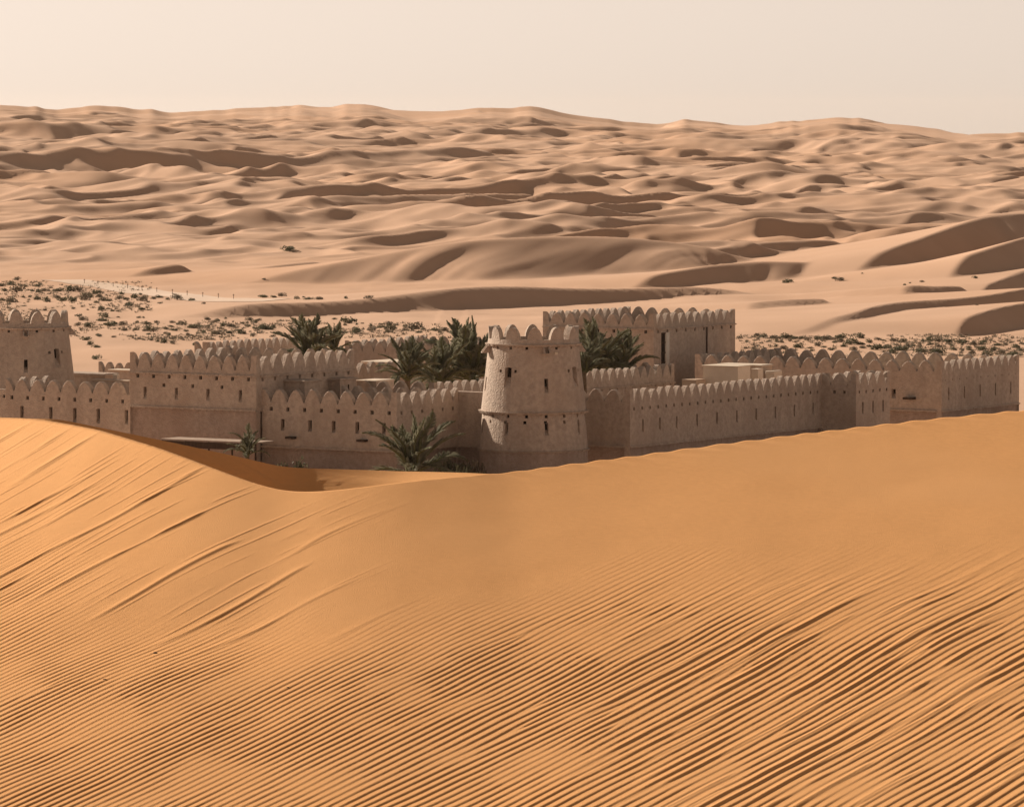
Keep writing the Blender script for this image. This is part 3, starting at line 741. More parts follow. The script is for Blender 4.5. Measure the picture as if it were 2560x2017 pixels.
# ---------------- round towers
def round_tower(root, rot, slit_up=True):
    Z0, ZB1, ZB2, ZCN, ZV, ZMT = -.3, 2.4, 5.27, 10.3, 10.66, 11.58
    prof = [(Z0, 4.05), (ZB1 - .01, 3.96), (ZB1, 4.08), (ZB2 - .01, 3.84), (ZB2, 3.95), (ZCN - .01, 3.38), (ZCN, 3.46), (ZV, 3.40)]
    pz = [p[0] for p in prof]; pr = [p[1] for p in prof]
    def R(v): return float(np.interp(v, pz, pr))
    def fn(u, v, dep):
        a = u + rot                               # u: angle to the right of the line towards the camera
        r = R(v) - dep
        return Vector((math.sin(a) * r, -math.cos(a) * r, v))
    D2 = math.radians
    def hole(deg, v, s):
        hw = s / 2 / R(v); return (D2(deg) - hw, D2(deg) + hw, v - s / 2, v + s / 2)
    def slit(deg, v0, v1, w):
        hw = w / 2 / R(v0); return (D2(deg) - hw, D2(deg) + hw, v0, v1)
    def nrm(hs):
        out = []
        for h in hs:
            if h[0] < -math.pi: h = (h[0] + 2 * math.pi, h[1] + 2 * math.pi) + h[2:]
            if h[1] > math.pi: h = (h[0] - 2 * math.pi, h[1] - 2 * math.pi) + h[2:]
            out.append(h)
        return out
    holes = [hole(-52 + 21.5 * i - (i == 4) * 4, ZCN - .26, .22) for i in range(17) if i not in (3,)]
    holes += [hole(a, ZB2 - .30, .23) for a in range(-162, 170, 22)]
    holes += [hole(a, ZB2 - .74, .23) for a in range(-171, 170, 23)]
    for c in (-32, 58, 148, -122): holes += [hole(c - 11.5, 8.32, .22), hole(c + 9.5, 8.32, .22)]
    slits = [slit(c, 3.55, 4.5, .28) for c in (-31, 14, 59, 104, 149, -166, -121, -76)] + [slit(c, 6.72, 7.78, .30) for c in (14.6, 104, -75, -166)]
    arches = [slit(c, 7.1, 8.6, .60) for c in (-32, 58, 148, -122)]
    holes, slits, arches = nrm(holes), nrm(slits), nrm(arches)
    us = [D2(a) for a in range(-180, 181, 6)]
    mb = MB()
    panel(mb, fn, us, Z0, ZB1, [], 1)
    panel(mb, fn, us, ZB1, ZB2, [h for h in holes + slits if h[3] < ZB2], 0)
    panel(mb, fn, us, ZB2, ZCN, [h for h in holes + slits + arches if h[3] > ZB2], 0, vbreaks=(6.5, 8.9))
    panel(mb, fn, us, ZCN, ZV, [], 0)
    th = .42
    for i in range(len(us) - 1):
        a, b = us[i], us[i + 1]
        mb.poly([fn(a, ZV, 0), fn(b, ZV, 0), fn(b, ZV, th), fn(a, ZV, th)])
        mb.poly([fn(b, ZV, th), fn(b, ZCN - .3, th), fn(a, ZCN - .3, th), fn(a, ZV, th)])
    w = link('wall', mb.me('wall', [M['plaster'], M['plinth']]), root)
    rf = MB(); rf.poly([fn(a, ZCN - .28, th - .02) for a in us[:-1]]); link('roof', rf.me('roof', M['roof']), root)
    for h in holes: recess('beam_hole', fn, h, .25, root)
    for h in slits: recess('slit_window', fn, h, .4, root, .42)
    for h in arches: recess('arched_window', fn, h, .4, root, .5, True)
    for v, p, hh in ((ZB1, .20, .16), (ZB2, .22, .17), (ZCN, .20, .16)):
        sb = MB(); string_line(sb, fn, -math.pi, math.pi, v, step=.17 / R(v), prot=p, hgt=hh)
        link('string_course', sb.me('string_course', M['plaster']), root)
    # twelve curved merlons
    N = 12; n = 10; hw = math.pi / N * .66
    for k in range(N):
        c = D2(1.5) + k * 2 * math.pi / N
        m = MB(); fr, bkk = [], []
        for i in range(n + 1):
            u = math.sin((i / n - .5) * math.pi)
            z = ZV + (ZMT - ZV) * max(0, 1 - abs(u) ** 2.0) ** .62
            ang_ = c + hw * u
            fr.append((ang_, z)); 
        def P(a, z, dep):
            r = R(ZV) - dep; return Vector((math.sin(a + rot) * r, -math.cos(a + rot) * r, z))
        for i in range(n):
            (a0, z0_), (a1, z1_) = fr[i], fr[i + 1]
            m.poly([P(a0, ZV - .02, .012), P(a1, ZV - .02, .012), P(a1, z1_, .012), P(a0, z0_, .012)])
            m.poly([P(a1, ZV - .02, th - .012), P(a0, ZV - .02, th - .012), P(a0, z0_, th - .012), P(a1, z1_, th - .012)])
            m.poly([P(a0, z0_, .012), P(a1, z1_, .012), P(a1, z1_, th - .012), P(a0, z0_, th - .012)])
        link('merlon', m.me('merlon', M['plaster']), root)
    # four hooded drain spouts
    for c in (15, 105, -75, -165):
        m = MB(); a = D2(c) + rot
        rr = R(ZCN - .5)
        out = Vector((math.sin(a), -math.cos(a), 0)); side = Vector((math.cos(a), math.sin(a), 0))
        for sg in (-1, 1):
            o0 = out * (rr - .12) + side * (sg * .20 - .05) + UP * (ZCN - .72)
            pts = [(0, .06), (.62, 0), (.66, .16), (.36, .52), (0, .66)]
            f_ = [o0 + out * x + UP * z for x, z in pts]; b_ = [p + side * .10 for p in f_]
            m.poly(list(reversed(f_))); m.poly(b_)
            for i in range(5): m.poly([f_[i], f_[(i + 1) % 5], b_[(i + 1) % 5], b_[i]])
        m.box(out * (rr - .12) + side * -.17 + UP * (ZCN - .70), out * .72, side * .34, UP * .08)
        link('drain_spout', m.me('drain_spout', M['plaster']), root)
tc = at_y(1334, 900, 390.0); tc.z = 0
TW = empty('round_tower', tc, 'tapering round tower standing in front of the dark green palms', 'tower')
round_tower(TW, 0.0)
lb = MB(); a_ = math.radians(28.5); r_ = 3.46
lb.box(Vector((math.sin(a_) * r_ - .1, -math.cos(a_) * r_, 9.55)), (.2, .1, 0), (.04, -.1, 0), (0, 0, .2)); link('wall_lamp', lb.me('wall_lamp', M['cream']), TW)
ta = at_y(66, 900, 420.0); ta.z = 0
TA = empty('round_tower', ta, 'round tower rising behind the low left wall beside the scrub plain', 'tower')
round_tower(TA, math.radians(-10.0))

# ---------------- rectangular crenellated buildings
def keep(name, label, corner, l1, l2, zc_, zv, n1, n2, mh, cat='building', holes=True, front=None, side=None, strings=None, plinth=None, roofz=None, th=.5):
    r = empty(name, corner, label, cat)
    st = strings if strings is not None else (zc_,)
    hh = .28
    wall_seg(r, corner + E2 * l2, corner, E1, zv, n2, mh=mh, strings=st, holes=(even(int(l2 / 1.45), l2, zc_ - .29, hh) if holes else []) + (front or {}).get('holes', []), slits=(front or {}).get('slits', []), plinth=plinth, th=th)
    wall_seg(r, corner, corner + E1 * l1, E2, zv - .004, n1, mh=mh, strings=[s - .004 for s in st], holes=(even(int(l1 / 1.55), l1, zc_ - .29, hh) if holes else []) + (side or {}).get('holes', []), slits=(side or {}).get('slits', []), plinth=plinth, trim0=th - .005, th=th)
    wall_seg(r, corner + E2 * l2, corner + E2 * l2 + E1 * l1, -E2, zv - .008, n1, mh=mh, trim0=th - .005, th=th)
    wall_seg(r, corner + E2 * l2 + E1 * l1, corner + E1 * l1, -E1, zv - .012, n2, mh=mh, trim0=th - .005, trim1=th - .005, th=th)
    rz = roofz or zc_ - .25
    b = MB(); b.box(E1 * (th - .05) + E2 * (th - .05) + UP * (rz - .15), E1 * (l1 - 2 * th + .1), E2 * (l2 - 2 * th + .1), UP * .15)
    link('roof', b.me('roof', M['roof']), r)
    return r
# gatehouse block on the left, front corner at px 641
Cc = along(Dl + E2 * 0.0, -E1, 641, 5)
Cl2 = (along(Cc, E2, 325, 7) - Cc).length; Cl1 = (along(Cc, E1, 886, 8) - Cc).length
zcorn = z_at(Cc, 939.5); zs2 = z_at(Cc, 1025)
CB = keep('gatehouse', 'tall square crenellated block with two ledges left of the bastion', Cc, Cl1, Cl2, zcorn, zcorn + .34, 9, 9, 1.18, strings=(zcorn, zs2), plinth=zs2 - .07,
     front=dict(holes=[(Cl2 * .27, zcorn - .95, .26), (Cl2 * .50, zcorn - .95, .26), (Cl2 * .73, zcorn - .95, .26)],
                slits=slits_at([Cl2 * .12, Cl2 * .37, Cl2 * .62, Cl2 * .875], zcorn - 2.05, zcorn - 1.12, .30, .62)))
# keep behind the tower, near corner at px 1634
Jc = at_y(1634, 822, 455.0); jz = Jc.z; Jc.z = 0
Jl2 = (along(Jc, E2, 1357, 9) - Jc).length; Jl1 = (along(Jc, E1, 1838, 9) - Jc).length
JB = keep('keep', 'large tall keep with crenellated roof behind the round tower', Jc, Jl1, Jl2, jz, jz + .32, 11, 8, .98, roofz=jz - .5)
pm = MB(); u_ = Jl1 * .10
pm.box(E1 * (u_ + .55) - E2 * .12 + UP * (jz - 3.4), E1 * .55, E2 * .125, UP * 3.0); link('pale_pilaster', pm.me('pale_pilaster', M['pipe']), JB)
pm = MB(); pm.box(E1 * (u_ - .12) - E2 * .01 + UP * (jz - 3.4), E1 * .62, E2 * .02, UP * 3.0)
link('slot_shade', pm.me('slot_shade', M['dark']), JB)  # flat dark sheet painted as the shade of a recessed slot
pm = MB()
for z_ in (.35, 1.2, 2.1, 2.9): pm.box(E1 * (u_ - .12) - E2 * .09 + UP * (jz - 3.4 + z_), E1 * .62, E2 * .085, UP * .09)
link('slot_bracket', pm.me('slot_bracket', M['wood']), JB)
pm = MB(); pm.tube([E1 * (Jl1 * .64) - E2 * .07 + UP * .2, E1 * (Jl1 * .64) - E2 * .07 + UP * (jz - .1)], [.06, .06], 8); link('drain_pipe', pm.me('drain_pipe', M['wood']), JB)

# ---------------- low left wall
Bl = at_z(14, 992.5, HZ); Bl.z = 0
Br = along(Bl, -E2, 330, 5); bl = (Br - Bl).length
B_ = empty('crenellated_rampart', Bl, 'low crenellated wall with slits in front of the left round tower', 'rampart')
wall_seg(B_, Bl, Br, E1, MV, 8, mh=.98, holes=even(8, bl, HZ, .29, .4), slits=slits_at([bl * .13, bl * .36, bl * .55, bl * .735, bl * .955], 3.4, 4.55, .34, .3), corner1=False)
wall_seg(B_, Bl + E1 * .5, Bl + E1 * 5, -E2, MV - .01, 3, mh=.98, corner0=False)
Bo = Bl + E2 * .1 + E1 * .8
BB = empty('lean_to', Bo, 'plain dark low wall at the far left below the round tower', 'rampart')
wall_seg(BB, Bo + E2 * 7, Bo, E1, 5.75, 0, holes=even(5, 7, HZ, .24))

# ---------------- inner walls
# long inner wall behind the tower
L0 = at_z(1195, 947, MT); L0.z = 0
Ls = along(L0, E1, 1085, 6); Le = along(L0, E1, 1686, 6); ll = (Le - Ls).length
LW = empty('inner_rampart', Ls, 'inner crenellated wall running behind the round tower towards the keep', 'rampart')
wall_seg(LW, Ls, Le, E2, MV, 30, mh=1.0, strings=(5.2,), holes=even(30, ll, 5.0, .18))
wall_seg(LW, Ls + E2 * 6.5, Ls, E1, MV - .004, 4, mh=1.0, trim1=.495)
wall_seg(LW, Le, Le + E2 * 4, -E1, MV - .008, 3, mh=1.0, trim0=.495)
# far enclosures behind the gatehouse
def enclosure(label, px0, py0, px1, back, n2, n1, name='rear_enclosure'):
    c = at_z(px1, py0, MT); c.z = 0
    left = along(c, E2, px0, 6); l2 = (left - c).length
    r = empty(name, c, label, 'rampart')
    wall_seg(r, left, c, E1, MV, n2, mh=1.0)
    wall_seg(r, c, c + E1 * back, E2, MV - .004, n1, mh=1.0, trim0=.495)
    wall_seg(r, left, left + E1 * back, -E2, MV - .008, n1, mh=1.0, trim0=.495)
    wall_seg(r, left + E1 * back, c + E1 * back, -E1, MV - .012, n2, mh=1.0, trim0=.495, trim1=.495)
    return r
enclosure('far crenellated enclosure behind the green palms by the scrub', 862, 857.5, 1092, 13.0, 8, 9)
Kl = at_z(517, 854.5, MT); Kl.z = 0
KE = empty('rear_rampart', Kl, 'far crenellated wall seen over the roof of the gatehouse', 'rampart')
Ke = along(Kl, E1, 745, 6)
wall_seg(KE, Kl, Ke, E2, MV, 13, mh=1.0)
wall_seg(KE, Kl + E2 * 1.4, Kl, E1, MV - .004, 1, mh=1.0, trim1=.495)
# wall between gatehouse and palms
Wc = at_y(884, 908, 428.0); wz = Wc.z; Wc.z = 0
We = along(Wc, E1, 1010, 6); WW = empty('inner_rampart', Wc, 'short inner crenellated wall below the pale flat roof left of the palms', 'rampart')
wall_seg(WW, Wc, We, E2, wz - .98, 5, mh=.98)
# ---------------- small roof houses
def roof_house(name, label, corner, l1, l2, z, mat='plaster', over=.16, slab=.16, z0=0.0, slabmat=None, cat='building'):
    r = empty(name, corner, label, cat)
    b = MB(); b.box(UP * z0, E1 * l1, E2 * l2, UP * (z - slab - z0)); link('wall', b.me('wall', M[mat]), r)
    b = MB(); b.box(-E1 * over - E2 * over + UP * (z - slab), E1 * (l1 + 2 * over), E2 * (l2 + 2 * over), UP * slab)
    o = link('flat_roof', b.me('flat_roof', M[slabmat or mat]), r)
    bv = o.modifiers.new('bevel', 'BEVEL'); bv.width = .06; bv.segments = 2
    return r
def house_px(name, label, pxl, pxc, pxr, py, dist, **k):
    c = at_y(pxc, py, dist); z = c.z; c.z = 0
    l2 = (along(c, E2, pxl, z) - c).length; l1 = (along(c, E1, pxr, z) - c).length
    return roof_house(name, label, c, l1, l2, z, **k)
house_px('roof_house', 'small flat-roofed hut between the gatehouse side and the bastion merlons', 711, 762, 800, 951, 394.5)
hb = house_px('roof_house', 'flat-roofed hut with a drain pipe right of the smaller hut', 806, 850, 889, 946, 400.0)
pm = MB(); pm.tube([E1 * 1.1 - E2 * .05 + UP * .1, E1 * 1.1 - E2 * .05 + UP * 6.6], [.05, .05], 8); link('drain_pipe', pm.me('drain_pipe', M['wood']), hb)
house_px('flat_roofed_house', 'low building with bright flat roof right of the drain-pipe hut', 892, 940, 985, 951, 405.0, slab=.10, slabmat='cream', over=.05)
house_px('flat_roofed_house', 'building with pale flat roof in front of the far enclosure', 906, 990, 1060, 905, 452.0, slab=.2, slabmat='cream', over=.1)
house_px('plant_room', 'cream plant room with bright flat roof behind the long wall', 1758, 1845, 1876, 915, 424.0, mat='cream', slab=.08, over=.1)
house_px('plant_room', 'wide cream roof slab behind the cream plant room', 1795, 1905, 1930, 912, 431.0, mat='roof', slab=.14, over=.1, slabmat='cream')
house_px('plant_room', 'narrow cream cabinet right of the plant room', 1879, 1895, 1908, 922, 427.0, mat='cream', slab=.06, over=.03)
house_px('plant_room', 'low rounded cream duct box beyond the narrow cabinet', 1914, 1935, 1955, 927, 430.0, mat='cream', slab=.3, over=.02)
house_px('roof_box', 'low pale box at the foot of the keep', 1705, 1740, 1764, 949, 424.0, mat='roof', slab=.1, over=.03)
house_px('flat_roofed_house', 'low building with thin pale roof edge behind the left wall', 226, 322, 345, 951, 410.0, slab=.12, slabmat='roof')
house_px('flat_roofed_house', 'long dark roofed shed between left tower and gatehouse', 128, 262, 292, 934, 424.0, slab=.25)
house_px('roof_box', 'small white roof box behind the left wall', 282, 292, 299, 936, 420.0, mat='cream', slab=.05, over=.01)
house_px('flat_roofed_house', 'low building with bright roof edge beside the gatehouse corner', 276, 340, 360, 925, 436.0, slab=.10, slabmat='cream')
Qc = at_y(318, 906, 452.0); qz = Qc.z; Qc.z = 0
Ql = along(Qc, E2, 246, 6); QW = empty('rear_rampart', Qc, 'short far wall with three merlons between left tower and gatehouse', 'rampart')
wall_seg(QW, Ql, Qc, E1, qz - .98, 3, mh=.98)
# shade canopy at the foot of the gatehouse
kc = at_y(640, 1106, 388.5); kz = kc.z; kc.z = 0
kl = (along(kc, E2, 400, 3) - kc).length
CN = empty('shade_canopy', kc, 'low shade canopy on posts along the foot of the gatehouse', 'canopy')
b = MB(); b.box(UP * (kz - .10), E1 * 2.4, E2 * kl, UP * .10); link('canopy_roof', b.me('canopy_roof', M['canvas']), CN)
b = MB(); b.box(-E1 * .07 + UP * (kz - .62), E1 * .065, E2 * kl, UP * .5); link('shade_strip', b.me('shade_strip', M['wood']), CN)  # dark strip stands in for the shadow gap under the canopy roof
for i in range(5):
    b = MB(); b.box(E1 * .1 + E2 * (.1 + (kl - .3) * i / 4) + UP * -.2, E1 * .1, E2 * .1, UP * (kz + .1)); link('post', b.me('post', M['wood']), CN)
# ================================================================== VEGETATION AND SMALL THINGS
vr = random.Random(19)
def frond_mesh(length, droop, seed, nleaf=58):
    """one feather leaf: arching rachis and two rows of narrow leaflets, growing along +x and up"""
    r = random.Random(seed); m = MB()
    pts = []; x = z = 0.0; a = math.radians(62)
    n = 9
    for i in range(n + 1):
        pts.append(Vector((x, .03 * math.sin(i * 1.3 + seed), z)))
        st = length / n
        x += math.cos(a) * st; z += math.sin(a) * st; a -= droop / n * (0.5 + i / n)
    m.tube(pts, [.035 * (1 - .85 * i / n) + .004 for i in range(n + 1)], 5, 1)
    for i in range(nleaf):
        t = .12 + .88 * (i + r.random() * .5) / nleaf
        k = min(int(t * n), n - 1); f = t * n - k
        p = pts[k].lerp(pts[k + 1], min(f, 1)); tan = (pts[k + 1] - pts[k]).normalized()
        ll = length * .24 * (math.sin(math.pi * min(1, .18 + t * .85)) ** .6) * r.uniform(.85, 1.1)
        for sg in (-1, 1):
            side = Vector((0, sg, 0)); nrm_ = tan.cross(side)
            d = (side * r.uniform(.5, .72) + tan * r.uniform(.75, 1.0) + UP * r.uniform(.0, .34)).normalized()
            wv = tan.cross(d).cross(d).normalized() * (.0105 + .004 * r.random())
            mid = p + d * ll * .5; tip = p + d * ll - UP * ll * .14
            m.poly([p - wv * .6, mid - wv, tip, mid + wv], 0)
    return m.me('frond', [M['frond'], M['rachis']])
FR = [frond_mesh(1.0, dr, i * 3 + 1) for i, dr in enumerate((.35, .6, .85, 1.15, 1.5, 1.9))]
def palm(label, base, crown_z, size, n=34, seed=0, up=.35, name='date_palm', lean=(0, 0), cat='palm tree'):
    r = random.Random(seed)
    o = empty(name, base, label, cat)
    h = crown_z - base.z
    top = Vector((lean[0], lean[1], h))
    m = MB(); k = 9
    m.tube([top * (i / k) + Vector((0, 0, -.15 if i == 0 else 0)) for i in range(k + 1)], [.24 * size / 2.6 * (1.25 - .3 * i / k + (.10 if i % 2 else 0)) for i in range(k + 1)], 9)
    link('trunk', m.me('trunk', M['bark']), o)
    n = int(n * .70)
    for i in range(n):
        t = i / (n - 1)
        az = i * 2.39996 + r.uniform(-.25, .25)
        fi = min(5, int(t * 6)) if r.random() < .8 else r.randrange(6)
        f = bpy.data.objects.new('frond', FR[fi]); COL.objects.link(f); f.parent = o
        f.location = top + Vector((r.uniform(-.06, .06), r.uniform(-.06, .06), r.uniform(-.15, .1)))
        pitch = math.radians(-28 + 66 * t + r.uniform(-10, 10)) - up * .2
        f.rotation_euler = (r.uniform(-.35, .35), pitch, az)
        s = size * 1.30 * r.uniform(.75, 1.12); f.scale = (s, s, s)
    return o
def p_on(px, y, z=0.0):
    q = at_y(px, 1000, y); q.z = z; return q
def palm_at(label, px, y, py, size, n, seed, **k): palm(label, p_on(px, y), z_at(p_on(px, y), py), size, n, seed, **k)
palm_at('date palm with upright fronds behind the gatehouse parapet', 776, 436, 904, 3.1, 44, 1)
palm_at('low grey-green palm leaning out beside the gatehouse palm', 835, 440, 884, 2.0, 30, 12)
palm_at('low spreading date palm behind the bastion merlons', 1018, 414, 950, 2.7, 46, 2)
palm_at('bushy date palm between the spreading palm and the tallest palm', 1100, 418, 958, 3.0, 48, 9)
palm_at('tallest date palm touching the left side of the round tower', 1178, 424, 952, 3.9, 56, 3)
palm_at('date palm with a raised crown right of the round tower', 1488, 432, 930, 3.4, 50, 4)
palm_at('lower date palm in front of the keep wall', 1548, 434, 940, 2.9, 46, 8)
palm_at('low date palm pressed against the right side of the round tower', 1460, 418, 930, 2.2, 34, 14)
palm_at('date palm in front of the bastion wall', 1030, 380.5, 1192, 3.8, 30, 5)
palm_at('small young palm at the corner of the gatehouse', 618, 386, 1138, 1.7, 24, 6)

def bush_mesh(seed, mat, nl=260, flat=.62):
    r = random.Random(seed); m = MB()
    for i in range(6):
        a = r.uniform(0, 6.28); m.tube([(0, 0, -.08), (math.cos(a) * .3, math.sin(a) * .3, .35 * flat)], [.03, .012], 4, 1)
    lobes = [(r.uniform(-.5, .5), r.uniform(-.4, .4), r.uniform(.0, .3) * flat, r.uniform(.28, .5)) for _ in range(5)] + [(0, 0, .1, .5)]
    for i in range(nl):
        lx, ly, lz, lr = r.choice(lobes)
        th, ph = r.uniform(0, 6.28), math.acos(r.uniform(-.15, 1))
        rr = lr * r.uniform(.55, 1.05)
        p = Vector((lx + rr * math.sin(ph) * math.cos(th), ly + rr * math.sin(ph) * math.sin(th), max(-.03, (lz + rr * math.cos(ph)) * flat * 1.25)))
        n_ = Vector((r.gauss(0, 1), r.gauss(0, 1), r.gauss(0, 1))).normalized(); u = n_.orthogonal().normalized(); v = n_.cross(u)
        s = r.uniform(.06, .12)
        m.poly([p - u * s, p - v * s * .55, p + u * s, p + v * s * .55], 0)
    return m.me('bush', [mat, M['twig']])
BM = [bush_mesh(i, M['scrub'] if i % 3 else M['scrub2'], flat=.66 + .09 * (i % 4)) for i in range(9)]
def bush(p, wpx, label, group, i, name='desert_bush'):
    w = max(.35, wpx * p.y / F / 1.12)
    o = link(name, BM[i % 9], None, p, vr.uniform(0, 6.28), (w * vr.uniform(.85, 1.15), w * vr.uniform(.8, 1.1), w * vr.uniform(.8, 1.15)))
    return setp(o, label, 'bush', group)
# bushes read off the photograph (x, base y, width in photo px)
def zoomed(lst, ox, oy, k): return [(ox + x / k, oy + y / k, w / k) for x, y, w in lst]
LEFT = zoomed([(20, 235, 60), (95, 225, 70), (30, 275, 55), (130, 285, 110), (195, 240, 45), (295, 240, 55), (345, 275, 55), (300, 285, 50), (250, 275, 40), (395, 250, 35), (460, 275, 80), (545, 275, 90), (610, 278, 70), (740, 295, 85), (670, 305, 60), (770, 320, 55),
    (225, 322, 35), (15, 345, 50), (105, 358, 85), (290, 340, 80), (365, 358, 70), (440, 335, 60), (480, 350, 70), (560, 355, 80), (660, 345, 90), (700, 325, 50), (745, 365, 45), (800, 350, 70), (850, 350, 50), (940, 300, 40), (925, 340, 60), (975, 340, 50), (1040, 330, 70), (1100, 350, 80), (1120, 325, 45),
    (1000, 385, 75), (1190, 335, 45), (1225, 325, 50), (1300, 340, 40), (1370, 340, 80), (1480, 348, 60), (1240, 370, 35), (1580, 372, 28), (785, 425, 65), (870, 430, 30), (905, 430, 30), (1090, 420, 50), (680, 420, 22), (135, 190, 55), (112, 186, 30),
    (610, 470, 50), (640, 500, 60), (820, 478, 75), (790, 505, 70), (910, 478, 32), (1080, 480, 30), (1110, 482, 24), (600, 545, 50), (690, 548, 80), (860, 542, 85), (950, 535, 60), (1060, 520, 40), (1130, 530, 60), (960, 580, 52), (1050, 575, 55), (1140, 580, 70), (1190, 590, 60), (1275, 565, 45), (1355, 580, 48), (1330, 520, 45), (1400, 535, 70), (1500, 560, 70), (1600, 495, 50), (1680, 505, 50), (1745, 488, 28),
    (1280, 605, 38), (1150, 610, 40), (1440, 585, 34), (1450, 615, 40), (1575, 600, 55), (1530, 598, 30), (1700, 608, 95), (1790, 600, 70), (1870, 605, 90), (1960, 625, 60), (660, 652, 70), (770, 625, 50), (880, 632, 36), (690, 690, 60), (745, 710, 60), (1170, 655, 30), (1220, 665, 40), (1270, 675, 70), (1340, 682, 60), (1510, 692, 50), (740, 800, 75), (1930, 500, 50), (1980, 520, 55), (1920, 545, 45), (1780, 548, 70), (2060, 570, 80), (2120, 560, 50), (2110, 630, 40), (1560, 545, 30), (1610, 550, 30), (1210, 520, 40), (1720, 545, 50), (2040, 320, 55), (2120, 322, 40)], 0, 640, 3.097)
RIGHT = zoomed([(20, 505, 45), (85, 530, 34), (140, 520, 24), (160, 485, 50), (210, 495, 60), (250, 525, 36), (300, 500, 70), (370, 500, 80), (310, 530, 40), (410, 525, 30), (440, 505, 60), (490, 505, 50), (540, 515, 45), (600, 510, 60), (650, 505, 60), (700, 510, 90), (800, 500, 80), (930, 500, 80), (620, 560, 70), (660, 570, 40), (745, 535, 40), (790, 530, 60), (870, 545, 110), (930, 545, 60), (960, 575, 60), (820, 565, 50), (1000, 535, 60), (1070, 515, 50), (1060, 585, 100), (1140, 575, 60), (1190, 525, 60), (1250, 530, 55), (1240, 590, 100), (1310, 570, 60), (1410, 525, 50), (1460, 525, 70), (1530, 530, 70), (1610, 530, 80), (1700, 540, 80), (1790, 550, 70), (1850, 550, 60), (1395, 605, 80), (1470, 600, 60), (1540, 610, 90), (1640, 590, 60), (1700, 600, 50), (1750, 575, 45), (1850, 590, 90), (1780, 620, 70), (1880, 630, 80), (1970, 555, 55), (2025, 550, 40), (2100, 570, 80), (1940, 595, 50), (1990, 625, 70), (2080, 635, 100), (2140, 595, 40), (1520, 565, 40), (1460, 550, 40), (1110, 520, 30), (370, 580, 60), (480, 570, 80), (300, 565, 40), (165, 560, 30), (560, 575, 40), (720, 590, 60), (890, 590, 60), (1180, 615, 70), (1330, 560, 40), (2150, 545, 40)], 1840, 680, 3.011)
MID = zoomed([(65, 605, 65), (145, 605, 36), (210, 595, 70), (338, 618, 45), (435, 620, 60), (510, 622, 65), (390, 605, 30), (740, 615, 40), (920, 620, 60), (645, 785, 38), (755, 815, 100), (728, 835, 40), (825, 830, 25), (810, 862, 55), (868, 880, 36), (870, 820, 20), (940, 840, 40), (950, 880, 80), (1020, 855, 60), (1030, 825, 26), (1090, 830, 60), (1095, 870, 80), (1090, 890, 50), (1165, 835, 24), (1215, 875, 40), (1228, 848, 50), (1290, 878, 110), (1370, 870, 50), (1470, 880, 60), (1545, 880, 70), (820, 900, 90), (1340, 895, 45), (720, 900, 70), (60, 860, 90), (120, 870, 50), (20, 800, 40)], 640, 560, 3.285)
UPR = zoomed([(385, 82, 78), (740, 55, 40), (785, 66, 60), (950, 15, 16), (1270, 100, 26), (1405, 76, 34), (1312, 86, 16), (1800, 50, 44), (1812, 252, 26)], 1840, 680, 3.011) + [(719, 627, 32), (660, 700, 8)]
rr_ = random.Random(77)
LEFT += [(x_, (rr_.uniform(712, 850) if x_ < 380 else rr_.uniform(806, 850)), rr_.uniform(6, 13)) for x_ in [rr_.uniform(0, 760) for _ in range(38)]]
RIGHT += [(rr_.uniform(1850, 2560), rr_.uniform(842, 884), rr_.uniform(6, 14)) for _ in range(30)]
k_ = 0
def tint(i): return 'grey-brown' if i % 9 % 3 == 0 else 'dark green'
def girth(w): return 'tiny' if w < 11 else 'small' if w < 17 else 'mid-sized' if w < 24 else 'broad'
def where_left(x, y):
    if y < 730: return 'near the pale desert track'
    if x < 190: return 'right behind the left round tower'
    if y < 768: return 'on the plain in front of the track posts'
    if x > 600: return 'beside the palm behind the gatehouse'
    if y < 800: return 'on bare sand left of the dark ridge tip'
    if y < 830: return 'in the scrub belt before the dark ridge'
    return 'on the smooth sand rise behind the gatehouse roof'
def where_right(x, y):
    if x < 2010: return 'on the flat beside the keep wall'
    if y < 850: return 'at the foot of the right-hand dunes'
    if x < 2250: return 'on the flat behind the cream plant room merlons'
    return 'on the flat behind the far right block'
def where_mid(x, y):
    if y < 760: return 'on the crest line of the dark ridge'
    if x < 800: return 'around the gatehouse palm crown'
    if x < 1000: return 'behind the far enclosure wall'
    return 'left of the tallest palm below the ridge'
def where_up(x, y): return 'alone on the open dune slope beyond the fort'
for lst, fn_, grp in ((LEFT, where_left, 'bushes on the left plain'), (RIGHT, where_right, 'bushes on the right flat'), (MID, where_mid, 'bushes below the dark ridge'), (UPR, where_up, 'lone bushes on the dunes')):
    for (x, y, w), p in zip(lst, on_ground_many([(a, b) for a, b, c in lst])):
        bush(p, w, '%s %s desert bush %s' % (girth(w), tint(k_), fn_(x, y)), grp, k_); k_ += 1
for px, y, w, z in ((660, 384, 1.3, .3), (705, 383, 1.6, .3), (742, 384, 1.5, .3), (775, 384, 1.0, .3), (1118, 384, 1.7, .3), (1150, 383, 2.0, .3), (1188, 383, 1.7, .3), (1085, 382, 1.3, .3), (585, 385, 1.2, .3)):
    o = link('garden_shrub', BM[(k_ * 2) % 9], None, p_on(px, y), vr.uniform(0, 6), (w * .8, w * .8, w * 1.9)); k_ += 1
    setp(o, 'tall garden shrub against the foot of the bastion wall', 'bush', 'garden shrubs by the bastion')
